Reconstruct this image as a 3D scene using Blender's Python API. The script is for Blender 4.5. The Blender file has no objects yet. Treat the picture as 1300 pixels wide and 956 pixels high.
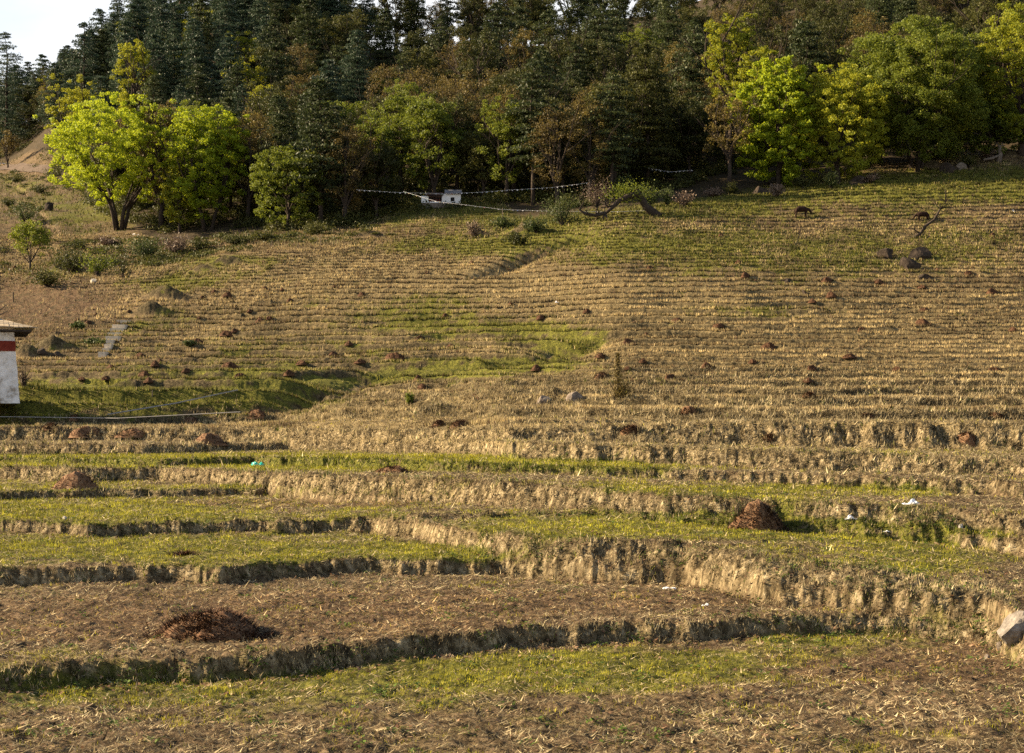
import bpy, math, random
import numpy as np
from mathutils import Vector, Matrix
R = math.radians
random.seed(7)
rng = np.random.default_rng(11)
scene = bpy.context.scene
COL = scene.collection
F = 2062.0          # focal length in photo pixels (1300 wide)
HR = 540.0          # photo row of the eye level
EYE = 10.0

# ------------------------------------------------------------------ noise
def _hash(ix, iy, seed):
    h = (ix.astype(np.int64) * 374761393 + iy.astype(np.int64) * 668265263 + seed * 1442695041) & 0xffffffff
    h = ((h ^ (h >> 13)) * 1274126177) & 0xffffffff
    return ((h ^ (h >> 16)) & 0xffff) / 65535.0
def vnoise(x, y, seed=0):
    x = np.asarray(x, float); y = np.asarray(y, float)
    ix = np.floor(x); iy = np.floor(y); fx = x - ix; fy = y - iy
    fx = fx * fx * (3 - 2 * fx); fy = fy * fy * (3 - 2 * fy)
    a = _hash(ix, iy, seed); b = _hash(ix + 1, iy, seed); c = _hash(ix, iy + 1, seed); d = _hash(ix + 1, iy + 1, seed)
    return (a + (b - a) * fx) * (1 - fy) + (c + (d - c) * fx) * fy - .5
def fbm(x, y, seed=0, oct=4, gain=.5):
    s = 0; a = 1; t = 0
    for k in range(oct):
        s = s + a * vnoise(x * 2 ** k + 17.3 * k, y * 2 ** k - 9.1 * k, seed + k); t += a; a *= gain
    return s / t
def sm(t):
    t = np.clip(t, 0, 1); return t * t * (3 - 2 * t)

# ------------------------------------------------------------------ terrain
def C(*p): return np.array(p, float)
def cur(c, px): return np.interp(px, c[:, 0], c[:, 1])
# smooth hillside: for some directions, (distance, row at which that ground is seen)
BASE = {
 -700: [(60,565),(105,546),(118,536),(125,530),(132,512),(142,490),(155,468),(185,428),(210,398),(240,370),(265,345),(300,310),(350,268),(420,235),(500,212),(600,160),(700,150),(900,200)],
 0:   [(60,565),(105,546),(118,536),(124,529),(128,486),(142,478),(155,462),(185,425),(210,396),(240,370),(265,345),(300,310),(350,268),(420,238),(500,212),(530,208),(600,165),(700,170),(900,230)],
 100: [(60,565),(105,546),(124,529),(128.5,486),(155,461),(185,421),(210,392),(240,360),(265,335),(300,306),(350,268),(420,222),(500,150),(560,125),(700,180),(900,250)],
 200: [(60,562),(105,545),(124,529),(128.5,486),(155,458),(185,418),(210,386),(240,350),(255,334),(280,316),(310,296),(350,250),(420,165),(500,55),(560,30),(700,110),(900,220)],
 350: [(60,560),(100,545),(124,527),(129,485),(155,455),(185,412),(210,375),(240,335),(250,322),(280,303),(310,283),(350,235),(420,135),(500,42),(600,30),(900,190)],
 440: [(60,560),(85,548),(105,530),(122,502),(150,459),(185,408),(210,370),(240,332),(252,318),(278,298),(310,270),(350,222),(420,140),(490,60),(600,85),(900,230)],
 540: [(60,560),(82,546),(100,525),(120,497),(150,454),(185,403),(210,366),(240,328),(255,311),(275,287),(290,270),(320,240),(350,205),(420,130),(480,62),(600,85),(900,230)],
 650: [(60,560),(80,546),(95,520),(115,490),(150,448),(185,398),(210,362),(240,320),(265,288),(290,258),(350,195),(420,115),(500,60),(600,70),(900,180)],
 800: [(60,560),(80,540),(95,515),(112,488),(145,445),(175,400),(205,355),(240,300),(262,268),(290,248),(350,185),(420,115),(500,55),(600,20),(900,120)],
 970: [(60,560),(80,534),(95,512),(108,492),(140,450),(172,402),(205,352),(240,298),(275,258),(295,240),(350,180),(420,105),(500,30),(600,-20),(900,60)],
 1130:[(60,560),(80,532),(95,512),(108,492),(140,450),(172,402),(205,352),(240,296),(275,246),(300,221),(350,155),(420,80),(500,0),(600,-40),(900,-60)],
 1300:[(60,560),(80,534),(95,513),(108,492),(140,450),(172,400),(205,350),(240,290),(275,238),(300,206),(350,135),(420,60),(500,-10),(600,-50),(900,-70)],
 2000:[(60,560),(80,534),(95,513),(108,492),(140,450),(172,400),(205,350),(240,290),(275,236),(300,200),(350,125),(420,50),(500,-15),(600,-50),(900,-70)],
}
_YG = np.concatenate([np.arange(60, 330, 2.0), np.arange(330, 902, 6.0)])
_PX = np.array(sorted(BASE), float)
_Z = np.array([(HR - np.interp(_YG, [q[0] for q in BASE[int(p)]], [q[1] for q in BASE[int(p)]])) / F * _YG for p in _PX])
# soften kinks along distance
for _ in range(2):
    _Z[:, 1:-1] = (_Z[:, :-2] + 2 * _Z[:, 1:-1] + _Z[:, 2:]) / 4
def baseZ(px, Y):
    px = np.clip(px, _PX[0], _PX[-1]); Yc = np.clip(Y, _YG[0], _YG[-1])
    i = np.clip(np.searchsorted(_PX, px) - 1, 0, len(_PX) - 2)
    t = (px - _PX[i]) / (_PX[i + 1] - _PX[i])
    fj = np.interp(Yc, _YG, np.arange(len(_YG))); j = np.clip(fj.astype(int), 0, len(_YG) - 2); g = fj - j
    def row(k): return _Z[k, j] * (1 - g) + _Z[k, j + 1] * g
    t = t * t * (3 - 2 * t) * .6 + t * .4
    return row(i) * (1 - t) + row(i + 1) * t

# terraces near the camera: crest row, height after the step, run of the bank
H0 = -4.25
RIS = [
 dict(row=C((-700,855),(0,848),(150,838),(330,829),(445,818),(520,809),(640,797),(770,790),(890,787),(1000,782),(1100,776),(1200,772),(1300,768),(2000,760)),
      H=C((0,-3.9),(2000,-3.9)), d=C((0,.35),(900,.4),(1200,.9)), green=.55),
 dict(row=C((-700,722),(0,721),(180,717),(240,717),(280,720),(330,715),(435,709),(640,709),(690,700),(740,685),(2000,685)),
      H=C((0,-3.5),(2000,-3.5)), d=C((0,.3),(2000,.3)), green=.35),
 dict(row=C((-700,661),(0,660),(90,663),(110,665),(155,663),(320,660),(390,661),(450,657),(485,654),(520,659),(575,668),(650,678),(740,681),(870,688),(970,706),(1100,719),(1185,729),(1250,738),(1300,765),(2000,780)),
      H=C((0,-3.09),(410,-3.09),(485,-2.98),(650,-2.9),(740,-2.85),(970,-3.05),(1185,-3.3),(1300,-3.5)), d=C((0,.35),(400,.4),(500,.9),(740,1.1),(1100,2.4),(1300,2.4)), green=.3),
 dict(row=C((-700,655),(500,655),(560,653),(640,651),(800,649),(950,647),(1040,650),(2000,670)),
      H=None, amp=C((470,0),(530,.13),(960,.12),(1060,0)), d=C((0,.25),(2000,.25)), green=.9),
 dict(row=C((-700,626),(0,625),(150,622),(330,620),(410,620),(450,600),(2000,600)),
      H=C((0,-2.76),(400,-2.76),(500,-2.68),(900,-2.75),(1300,-3.0)), d=C((0,.35),(2000,.35)), green=.3),
 dict(row=C((-700,590),(0,592),(100,594),(200,593),(330,598),(420,603),(570,607),(650,612),(740,617),(843,625),(970,632),(1070,638),(1200,645),(1300,653),(2000,672)),
      H=C((0,-2.1),(330,-2.05),(450,-2.0),(570,-1.95),(740,-2.0),(970,-2.2),(1300,-2.45)), d=C((0,.9),(400,1.1),(2000,1.3)), green=.25),
 dict(row=C((-700,580),(0,581),(200,583),(320,580),(420,582),(500,584),(650,589),(820,595),(970,600),(1100,604),(1300,612),(2000,635)),
      H=C((0,-1.83),(320,-1.62),(570,-1.54),(970,-1.77),(1300,-1.92)), d=C((0,.5),(2000,.5)), green=.6),
 dict(row=C((-700,563),(0,563),(180,564),(330,562),(500,557),(650,561),(970,572),(1300,582),(2000,600)),
      H=C((0,-1.1),(330,-1.09),(650,-.77),(970,-1.04),(1300,-1.26)), d=C((0,1.2),(2000,1.4)), green=.3),
 dict(row=None, Y=C((-700,113),(0,113),(330,108),(480,96),(650,82),(970,80),(1300,76),(2000,76)),
      H=None, rowH=C((-700,541),(0,541),(330,545),(500,546),(650,545),(970,534),(1300,537),(2000,540)), d=C((0,1.2),(2000,2.2)), green=.3),
]
def riser_tables(px):
    Ys, Hs, prev = [], [], np.full(np.shape(px), H0, float)
    for r in RIS:
        if r.get('amp') is not None: H = prev + cur(r['amp'], px)
        elif r['H'] is not None: H = cur(r['H'], px)
        else: H = None
        if r.get('Y') is not None: Y = cur(r['Y'], px)
        else: Y = -H * F / (cur(r['row'], px) - HR)
        if H is None: H = (HR - cur(r['rowH'], px)) / F * Y
        H = np.maximum(H, prev); Ys.append(Y); Hs.append(H); prev = H
    for i in range(len(Ys) - 2, -1, -1):
        Ys[i] = np.minimum(Ys[i], Ys[i + 1] - cur(RIS[i + 1]['d'], px) * .95)
    return Ys, Hs
# level function: thick terraces low on the slope, thin ones above
_zl = np.array([-5, 0, 5, 9, 14, 120.]); _st = np.array([1.1, 1.0, .85, .72, .62, .66])
_zz = np.linspace(-5, 120, 4000); _Lz = np.concatenate([[0], np.cumsum(np.diff(_zz) / np.interp(_zz[:-1], _zl, _st))])
LOW = {}
def edge_Y(px):   # where the fields stop and the rough ground / wood begins
    return np.interp(px, [-700,0,60,130,200,300,350,440,500,560,620,650,700,800,900,970,1050,1130,1300,2000],
                         [520,470,330,262,246,248,249,262,272,274,272,268,262,262,276,285,296,300,303,303])
GULLY = [(742,436),(715,446),(690,455),(650,459),(610,463),(560,469),(500,473),(440,480),(412,492),(398,508)]
BANK2 = [(612,352),(632,343),(655,333),(690,318),(740,300)]
def height(X, Y, full=False, detail=True):
    X = np.asarray(X, float); Y = np.asarray(Y, float)
    Yp = np.maximum(Y, 5.0)
    px = 650 + F * X / Yp
    px = np.clip(px, -700, 2000)
    Ys, Hs = riser_tables(px)
    lump = .9 * fbm(X * 2.1, Y * 2.1, 7, 3)
    w = .34 * fbm(X * .55, Y * .2, 3, 3) + (.26 + .16 * np.clip((Y - 50) / 20, 0, 1)) * fbm(X * 1.6, Y * .6, 5, 3) * np.clip(1 + 2 * vnoise(X * .23, Y * .1, 8), .2, 2) + .16 * fbm(X * 6.5, Y * 2, 6, 2)
    near = np.full(X.shape, H0, float); ris = np.zeros(X.shape); gr = np.zeros(X.shape); prev = H0
    for k, (r, Yi, Hi) in enumerate(zip(RIS, Ys, Hs)):
        d = cur(r['d'], px) * (1 + 1.5 * np.clip(fbm(X * .35, Y * 0 + k * 9.7, 301 + k, 3) + .12, -.2, 1))
        ws = w * np.clip(Yi / 35, .8, 2.2)
        t = (Y + ws - (Yi - d)) / d
        t = t + lump * np.clip(.5 / d, .3, 1)
        s = sm(t) * .45 + np.clip(t, 0, 1) * .55
        near = near + (Hi - prev) * s
        b = np.clip(1 - np.abs(t - .5) * 1.7, 0, 1) * np.clip((Hi - prev) / .1, 0, 1)
        gr = np.where(b > ris, r['green'], gr); ris = np.maximum(ris, b)
        prev = Hi
    B = baseZ(px, Y)
    Yl = Ys[-1]
    # stepped hillside
    wob = .55 * fbm(X * .03, Y * .03, 21, 3) + .22 * fbm(X * .16, Y * .16, 25, 2)
    zn_ = fbm(X * .017 + 3, Y * .03, 35, 2) + .03 * vnoise(X * .3, Y * .3, 36)
    kz = np.where(zn_ > .12, .62, np.where(zn_ < -.14, 1.25, .9))
    L = np.interp(B, _zz, _Lz) * kz + wob * 1.9
    fl = np.floor(L); fr = L - fl
    riserw = np.clip(.18 + .13 * vnoise(fl * 7.7, X * .05, 31), .12, .3)
    q = sm((fr - (1 - riserw)) / riserw)
    amp = np.clip((Y - Yl) / 4, 0, 1) * (1 - sm((Y - edge_Y(px) + 4) / 10)) 
    amp = amp * np.clip(.92 + .7 * fbm(X * .02 + 5, Y * .02, 44, 2), .5, 1)
    Lq = (fl + .08 * fr + .92 * q - wob * 1.9) / kz
    Bq = np.interp(Lq, _Lz, _zz)
    far = B * (1 - amp) + Bq * amp
    rb = np.clip(1 - np.abs((fr - (1 - riserw * .5)) / riserw) * 1.6, 0, 1) * amp
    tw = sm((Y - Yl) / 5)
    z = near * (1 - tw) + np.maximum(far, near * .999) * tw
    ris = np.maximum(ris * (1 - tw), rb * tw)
    # rough ground: gully, banks, hummocks
    rough = fbm(X * .09, Y * .09, 61, 4)
    leftrough = np.exp(-((px - 210) / 190) ** 2) * sm((Y - 165) / 30) * (1 - sm((Y - 300) / 60))
    z = z + 1.5 * rough * leftrough + 2.2 * fbm(X * .05, Y * .05, 66, 4) * sm((Y - edge_Y(px) + 6) / 18) 
    if LOW:
        for key, A, wd in (('g', 1.5, 2.6), ('b', 1.5, 2.2)):
            P = LOW[key]; dmin = np.full(X.shape, 1e9)
            sel = (Y > P[:, 1].min() - 12) & (Y < P[:, 1].max() + 12)
            xs, ys = X[sel], Y[sel]; dd = np.full(xs.shape, 1e9)
            for a, b in zip(P[:-1], P[1:]):
                e = b - a; t = np.clip(((xs - a[0]) * e[0] + (ys - a[1]) * e[1]) / (e @ e), 0, 1)
                dd = np.minimum(dd, np.hypot(xs - a[0] - t * e[0], ys - a[1] - t * e[1]))
            dmin[sel] = dd
            z = z - A * np.exp(-(dmin / wd) ** 2)
        for (mx, my, rx, ry, hh) in LOW['mounds']:
            ii = np.nonzero((np.abs(X - mx) < 2.6 * rx) & (np.abs(Y - my) < 2.6 * ry))
            if not len(ii[0]): continue
            xs, ys = X[ii], Y[ii]; gm = np.exp(-((xs - mx) / rx) ** 2 - ((ys - my) / ry) ** 2) * (1 + .9 * fbm(xs * .5, ys * .5, 401, 3))
            z[ii] += hh * gm; ris[ii] = np.maximum(ris[ii], np.clip(gm * 1.5 - .2, 0, .95) * (ys < my + ry * .4))
    if detail:
        z = z + .14 * fbm(X * 1.1, Y * 1.1, 71, 3) + .13 * fbm(X * 5, Y * 4, 75, 3) * np.clip(60 / Yp, 0, 1)
        nf = 1 - .55 * tw
        z = z + np.clip(ris * 1.6, 0, 1) * nf * (.26 * fbm(X * 1.1, Y * .9, 81, 3) + .24 * fbm(X * 4.1, Y * 2.2, 85, 3) + .08 * vnoise(X * 11, Y * 6, 88))
        # straw ribs and clods on the slope
        z = z + (.22 * fbm(X * .7, Y * .7, 91, 3) + .18 * fbm(X * 2.6, Y * 2.0, 95, 2)) * tw * amp
    if full: return z, ris, gr, tw, amp, fr, px
    return z
def hit(px, row, smooth=False):
    px = np.atleast_1d(np.asarray(px, float)); row = np.atleast_1d(np.asarray(row, float))
    u = (px - 650) / F; v = (HR - row) / F
    out = np.full(px.shape, np.nan); 
    Yt = np.concatenate([np.arange(18, 60, .05), np.arange(60, 330, .15), np.arange(330, 900, .6)])
    for i in range(len(px)):
        h = height(u[i] * Yt, Yt, detail=False)
        k = np.argmax(h >= v[i] * Yt)
        out[i] = Yt[k] if (h >= v[i] * Yt).any() else 880
    return out
def pos(px, row):
    Y = float(hit(px, row)[0]); X = (px - 650) / F * Y
    return X, Y, float(height(np.array([X]), np.array([Y]))[0]) + EYE
_g = [(p, hit(p, r)[0]) for p, r in GULLY]; _b = [(p, hit(p, r)[0]) for p, r in BANK2]
_ms = []
for (p, r, wpx, hh) in [(205,380,55,1.7),(190,402,45,1.5),(60,448,50,1.4),(35,450,30,1.2),(470,302,45,1.3),(600,300,30,1.0),(665,300,60,1.6),(700,505,40,.7),(545,532,60,.8),(420,498,30,.9),(285,338,50,1.4),(255,345,30,1.0),(870,232,30,1.0),(1250,505,30,.3),(380,285,60,1.0),(1178,214,34,1.6),(1280,200,40,1.5),(80,345,60,1.4)]:
    Y = float(hit(p, r)[0]); _ms.append(((p - 650) / F * Y, Y, wpx / 2 / F * Y, max(1.0, wpx / 4 / F * Y), hh))
LOW['g'] = np.array([((p - 650) / F * y, y) for p, y in _g]); LOW['b'] = np.array([((p - 650) / F * y, y) for p, y in _b]); LOW['mounds'] = _ms

# ------------------------------------------------------------------ mesh + material helpers
def link(o): COL.objects.link(o); return o
def npmesh(name, V, Fc, mat=None, attrs=None, smooth=False, mats=None, midx=None):
    """V (n,3), Fc (m,k) faces of one size, attrs {name: (n,4)}"""
    V = np.ascontiguousarray(V, np.float32); Fc = np.ascontiguousarray(Fc, np.int32); k = Fc.shape[1]
    me = bpy.data.meshes.new(name)
    me.vertices.add(len(V)); me.vertices.foreach_set('co', V.ravel())
    me.loops.add(Fc.size); me.loops.foreach_set('vertex_index', Fc.ravel())
    me.polygons.add(len(Fc)); me.polygons.foreach_set('loop_start', np.arange(0, Fc.size, k, dtype=np.int32))
    me.polygons.foreach_set('loop_total', np.full(len(Fc), k, np.int32))
    if smooth: me.polygons.foreach_set('use_smooth', np.ones(len(Fc), bool))
    me.update(calc_edges=True)
    for an, arr in (attrs or {}).items():
        a = me.attributes.new(an, 'FLOAT_COLOR', 'POINT'); a.data.foreach_set('color', np.ascontiguousarray(arr, np.float32).ravel())
    if mat: me.materials.append(mat)
    return me
class MB:
    def __init__(s): s.v = []; s.f = []
    def add(s, vs, fs):
        b = len(s.v); s.v += [tuple(v) for v in vs]; s.f += [tuple(i + b for i in f) for f in fs]
    def box(s, x0, x1, y0, y1, z0, z1, M=None):
        vs = [Vector(p) for p in ((x0,y0,z0),(x1,y0,z0),(x1,y1,z0),(x0,y1,z0),(x0,y0,z1),(x1,y0,z1),(x1,y1,z1),(x0,y1,z1))]
        if M: vs = [M @ v for v in vs]
        s.add(vs, [(0,3,2,1),(4,5,6,7),(0,1,5,4),(1,2,6,5),(2,3,7,6),(3,0,4,7)])
    def tube(s, pts, rad, n=6, cap=True):
        pts = [Vector(p) for p in pts]; rings = []
        for i, p in enumerate(pts):
            t = (pts[min(i + 1, len(pts) - 1)] - pts[max(i - 1, 0)]).normalized()
            a = t.cross(Vector((.13, .21, 1)) if abs(t.z) < .9 else Vector((1, .2, 0))).normalized(); b = t.cross(a)
            r = rad[i] if hasattr(rad, '__len__') else rad
            rings.append([p + (a * math.cos(2 * math.pi * k / n) + b * math.sin(2 * math.pi * k / n)) * r for k in range(n)])
        vs = [v for rg in rings for v in rg]; fs = []
        for i in range(len(rings) - 1):
            for k in range(n): fs.append((i * n + k, i * n + (k + 1) % n, (i + 1) * n + (k + 1) % n, (i + 1) * n + k))
        if cap: fs.append(tuple(range(n))[::-1]); fs.append(tuple((len(rings) - 1) * n + k for k in range(n)))
        s.add(vs, fs)
    def mesh(s, name, mat, smooth=False):
        me = bpy.data.meshes.new(name); me.from_pydata(s.v, [], s.f); me.update()
        if mat: me.materials.append(mat)
        if smooth: me.polygons.foreach_set('use_smooth', [True] * len(me.polygons))
        return me
def obj(name, me, parent=None, loc=None):
    o = link(bpy.data.objects.new(name, me))
    if parent: o.parent = parent
    if loc is not None: o.location = loc
    return o
def tag(o, label=None, cat=None, group=None, kind=None):
    if label: o['label'] = label
    if cat: o['category'] = cat
    if group: o['group'] = group
    if kind: o['kind'] = kind
    return o
def empty(name, loc, label, cat, group=None, rz=0):
    o = link(bpy.data.objects.new(name, None)); o.location = loc; o.rotation_euler.z = rz; o.empty_display_size = .3
    return tag(o, label, cat, group)
def newmat(name):
    m = bpy.data.materials.new(name); m.use_nodes = True; nt = m.node_tree; nt.nodes.clear()
    out = nt.nodes.new('ShaderNodeOutputMaterial'); return m, nt, out
def N(nt, t, **kw):
    n = nt.nodes.new(t)
    for k, v in kw.items():
        if k.startswith('i_'): n.inputs[k[2:].replace('_', ' ')].default_value = v
        else: setattr(n, k, v)
    return n
def ramp(nt, fac, stops, interp='LINEAR'):
    r = nt.nodes.new('ShaderNodeValToRGB'); r.color_ramp.interpolation = interp; e = r.color_ramp.elements
    while len(e) < len(stops): e.new(.5)
    for k, (p, c) in enumerate(stops):
        e[k].position = p; e[k].color = (c[0], c[1], c[2], 1) if hasattr(c, '__len__') else (c, c, c, 1)
    nt.links.new(fac, r.inputs[0]); return r.outputs[0]
def mix(nt, f, a, b, mode='MIX'):
    m = nt.nodes.new('ShaderNodeMix'); m.data_type = 'RGBA'; m.blend_type = mode
    for s, v in ((m.inputs[0], f), (m.inputs[6], a), (m.inputs[7], b)):
        if isinstance(v, bpy.types.NodeSocket): nt.links.new(v, s)
        elif hasattr(v, '__len__'): s.default_value = (v[0], v[1], v[2], 1)
        else: s.default_value = v
    return m.outputs[2]
def noise(nt, vec, scale, detail=4, rough=.55):
    n = N(nt, 'ShaderNodeTexNoise'); n.inputs['Scale'].default_value = scale; n.inputs['Detail'].default_value = detail
    n.inputs['Roughness'].default_value = rough
    if vec is not None: nt.links.new(vec, n.inputs['Vector'])
    return n.outputs[0]
def mth(nt, op, a, b=None, clamp=False):
    m = N(nt, 'ShaderNodeMath', operation=op); m.use_clamp = clamp
    for k, v in enumerate((a, b)):
        if v is None: continue
        if isinstance(v, bpy.types.NodeSocket): nt.links.new(v, m.inputs[k])
        else: m.inputs[k].default_value = v
    return m.outputs[0]
def rough_mat(name, stops, scale=8, bump=.4, rough=.95, coord='Object', bdist=.03):
    m, nt, out = newmat(name); tc = N(nt, 'ShaderNodeTexCoord'); v = tc.outputs[coord]
    n = noise(nt, v, scale, 6, .65); c = ramp(nt, n, stops)
    p = N(nt, 'ShaderNodeBsdfPrincipled'); p.inputs['Roughness'].default_value = rough; nt.links.new(c, p.inputs['Base Color'])
    p.inputs['Specular IOR Level'].default_value = .15
    b = N(nt, 'ShaderNodeBump'); b.inputs['Strength'].default_value = bump; b.inputs['Distance'].default_value = bdist
    nt.links.new(noise(nt, v, scale * 2.5, 5), b.inputs['Height']); nt.links.new(b.outputs[0], p.inputs['Normal'])
    nt.links.new(p.outputs[0], out.inputs[0]); return m
def leaf_mat(name, stops, transl=.35, rough=.6, tcol=None, varw=.5, spec=.25):
    """leaf colour varies from leaf to leaf, in clumps and from tree to tree"""
    m, nt, out = newmat(name); g = N(nt, 'ShaderNodeNewGeometry'); oi = N(nt, 'ShaderNodeObjectInfo'); tc = N(nt, 'ShaderNodeTexCoord')
    cl = noise(nt, tc.outputs['Object'], .45, 2)
    f = mth(nt, 'ADD', mth(nt, 'MULTIPLY', g.outputs['Random Per Island'], .5), mth(nt, 'MULTIPLY', mth(nt, 'SUBTRACT', cl, .25), 1.0), clamp=True)
    f = mth(nt, 'ADD', mth(nt, 'MULTIPLY', f, 1 - varw * .5), mth(nt, 'MULTIPLY', oi.outputs['Random'], varw * .5), clamp=True)
    c = ramp(nt, f, stops)
    p = N(nt, 'ShaderNodeBsdfPrincipled'); p.inputs['Roughness'].default_value = rough; p.inputs['Specular IOR Level'].default_value = spec
    nt.links.new(c, p.inputs['Base Color'])
    t = N(nt, 'ShaderNodeBsdfTranslucent'); nt.links.new(mix(nt, .5, c, tcol) if tcol else c, t.inputs[0])
    ms = N(nt, 'ShaderNodeMixShader'); ms.inputs[0].default_value = transl
    nt.links.new(p.outputs[0], ms.inputs[1]); nt.links.new(t.outputs[0], ms.inputs[2]); nt.links.new(ms.outputs[0], out.inputs[0]); return m
def blade_mat(name, rough=.7, transl=.3):
    m, nt, out = newmat(name); a = N(nt, 'ShaderNodeAttribute', attribute_name='col')
    p = N(nt, 'ShaderNodeBsdfPrincipled'); p.inputs['Roughness'].default_value = rough; p.inputs['Specular IOR Level'].default_value = .2
    nt.links.new(a.outputs['Color'], p.inputs['Base Color']); t = N(nt, 'ShaderNodeBsdfTranslucent'); nt.links.new(a.outputs['Color'], t.inputs[0])
    ms = N(nt, 'ShaderNodeMixShader'); ms.inputs[0].default_value = transl
    nt.links.new(p.outputs[0], ms.inputs[1]); nt.links.new(t.outputs[0], ms.inputs[2]); nt.links.new(ms.outputs[0], out.inputs[0]); return m
M = {}
M['blade'] = blade_mat('grass_blades')
M['bark'] = rough_mat('bark', [(.3,(.022,.016,.012)),(.7,(.075,.058,.044))], 4, .6)
M['barkpale'] = rough_mat('pale_bark', [(.3,(.09,.07,.05)),(.7,(.24,.2,.16))], 4, .6)
M['rock'] = rough_mat('rock', [(.3,(.09,.07,.055)),(.55,(.2,.165,.13)),(.75,(.34,.29,.24))], 2.2, .8, bdist=.08)
M['rockdark'] = rough_mat('dark_rock', [(.3,(.015,.012,.01)),(.7,(.07,.052,.038))], 2.0, .8, bdist=.08)
M['rockmid'] = rough_mat('grey_rock', [(.3,(.09,.075,.06)),(.5,(.22,.195,.165)),(.75,(.36,.33,.29))], 4, 1.0, bdist=.06)
M['rockpale'] = rough_mat('pale_rock', [(.25,(.2,.18,.16)),(.5,(.4,.37,.33)),(.8,(.58,.55,.5))], 3.2, .9, bdist=.08)
M['white'] = rough_mat('whitewash', [(.36,(.30,.26,.21)),(.46,(.62,.59,.54)),(.6,(.78,.76,.72))], 1.3, .9, bdist=.05)
M['redband'] = rough_mat('red_ochre_band', [(.3,(.13,.022,.014)),(.7,(.22,.045,.028))], 3, .3)
M['plank'] = rough_mat('roof_boards', [(.3,(.3,.23,.15)),(.7,(.52,.43,.3))], 3, .5)
M['slate'] = rough_mat('dark_slate', [(.3,(.1,.1,.11)),(.7,(.24,.24,.26))], 3, .5)
M['slateb'] = rough_mat('brown_slate', [(.3,(.05,.035,.03)),(.7,(.12,.07,.055))], 3, .5)
M['dark'] = rough_mat('opening_shade', [(.3,(.02,.02,.022)),(.7,(.035,.03,.03))], 3, .2)  # near-black colour standing in for the shade inside the shrine openings
M['cloth'] = rough_mat('white_cloth', [(.3,(.7,.7,.72)),(.7,(.85,.85,.86))], 6, .2)
M['teal'] = rough_mat('teal_plastic', [(.3,(.01,.42,.32)),(.7,(.04,.62,.5))], 6, .3, rough=.4)
M['cow'] = rough_mat('cow_hide', [(.3,(.012,.007,.005)),(.7,(.04,.02,.013))], 3, .2)
M['pile'] = rough_mat('compost', [(.3,(.05,.022,.012)),(.7,(.16,.075,.038))], 8, 1.0, bdist=.05)
M['pipe'] = rough_mat('grey_pipe', [(.3,(.2,.19,.18)),(.7,(.34,.33,.31))], 3, .1, rough=.5)
M['step'] = rough_mat('pale_step_stone', [(.3,(.42,.36,.27)),(.7,(.68,.6,.47))], 4, .5)

# ------------------------------------------------------------------ ground sheet
nu = 1150
un = np.linspace(-.335, .335, nu)
us = np.concatenate([np.linspace(-1.8, -.61, 70), np.linspace(-.6, -.337, 80), un, np.linspace(.337, .6, 80), np.linspace(.61, 1.8, 70)])
Yr = [6.0]
while Yr[-1] < 18: Yr.append(Yr[-1] * 1.012)
while Yr[-1] < 330: Yr.append(Yr[-1] * (1.0026 if Yr[-1] < 130 else 1.0022))
while Yr[-1] < 560: Yr.append(Yr[-1] * 1.004)
while Yr[-1] < 895: Yr.append(Yr[-1] * 1.012)
Yr = np.array(Yr)
U, YY = np.meshgrid(us, Yr)
XX = U * YY
Z, RI, GR, TW, AMP, FR, PXV = height(XX, YY, full=True)
RWV = HR - F * Z / YY
def gauss(px, row, cx, cy, rx, ry):
    o = np.zeros(np.shape(px)); m = (np.abs(px - cx) < 2.4 * rx) & (np.abs(row - cy) < 2.4 * ry)
    o[m] = np.exp(-((px[m] - cx) / rx) ** 2 - ((row[m] - cy) / ry) ** 2); return o
GREEN = [(205,370,42,8,.5),(190,394,36,6,.5),(50,440,60,8,.5),(640,463,110,8,1.4),(722,445,34,9,1.1),(560,473,60,7,1.3),(465,483,60,6,1.1),(1180,300,160,40,.35),(1000,330,200,30,.3), # px,row,rx,ry,strength: where turf grows
 (60,650,460,24,1.1),(150,700,460,22,1.1),(560,700,150,16,.9),(100,618,380,10,.5),(800,662,300,20,1.1),(1130,672,230,24,1.0),(1200,710,170,22,.75),(1000,620,600,11,1.0),(600,590,340,9,1.1),(150,587,420,7,1.1),(250,580,420,8,.7),(640,595,260,5,.8),
 (880,842,260,24,1.0),(620,852,260,22,1.0),(1050,812,160,8,.75),(1200,800,90,10,.5),(60,785,190,40,.6),(620,745,160,10,.45),(250,880,330,34,.6),(620,770,300,12,.35),(40,858,200,10,.6),
 (60,505,130,26,1.2),(210,508,160,20,1.3),(350,500,90,22,1.1),(20,545,160,12,.4),
 (960,397,100,7,.9),(450,440,220,45,.55),(270,470,220,18,.5),(520,400,60,18,.7),(620,412,80,13,.95),(560,380,50,8,.8),(690,425,50,12,.9),
 (1100,240,330,24,1.1),(900,262,130,16,.9),(1280,228,120,18,.8),(570,312,110,13,1.0),(700,290,110,25,.85),(800,325,150,20,.5),(1100,330,330,45,.35),(900,300,120,20,.5),(520,265,170,25,.9),(640,470,90,12,.7),(740,430,50,12,.8),
 (110,270,120,26,.75),(240,350,140,14,.6),(190,415,60,20,.7),(110,430,60,16,.6),(230,360,60,8,.7),(300,330,120,8,.7),(20,230,60,18,.5),(60,345,60,12,.6),(1130,575,250,9,.3)]
BROWN = [(260,780,460,30,.75),(700,760,380,18,.6),(380,640,220,9,.7),(1150,845,230,26,.9),(1280,810,60,40,.9),(55,388,100,34,1.5),(30,400,60,26,1.2),(50,215,90,6,1.0),(330,790,420,30,.5),(120,800,200,20,.4)]
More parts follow.
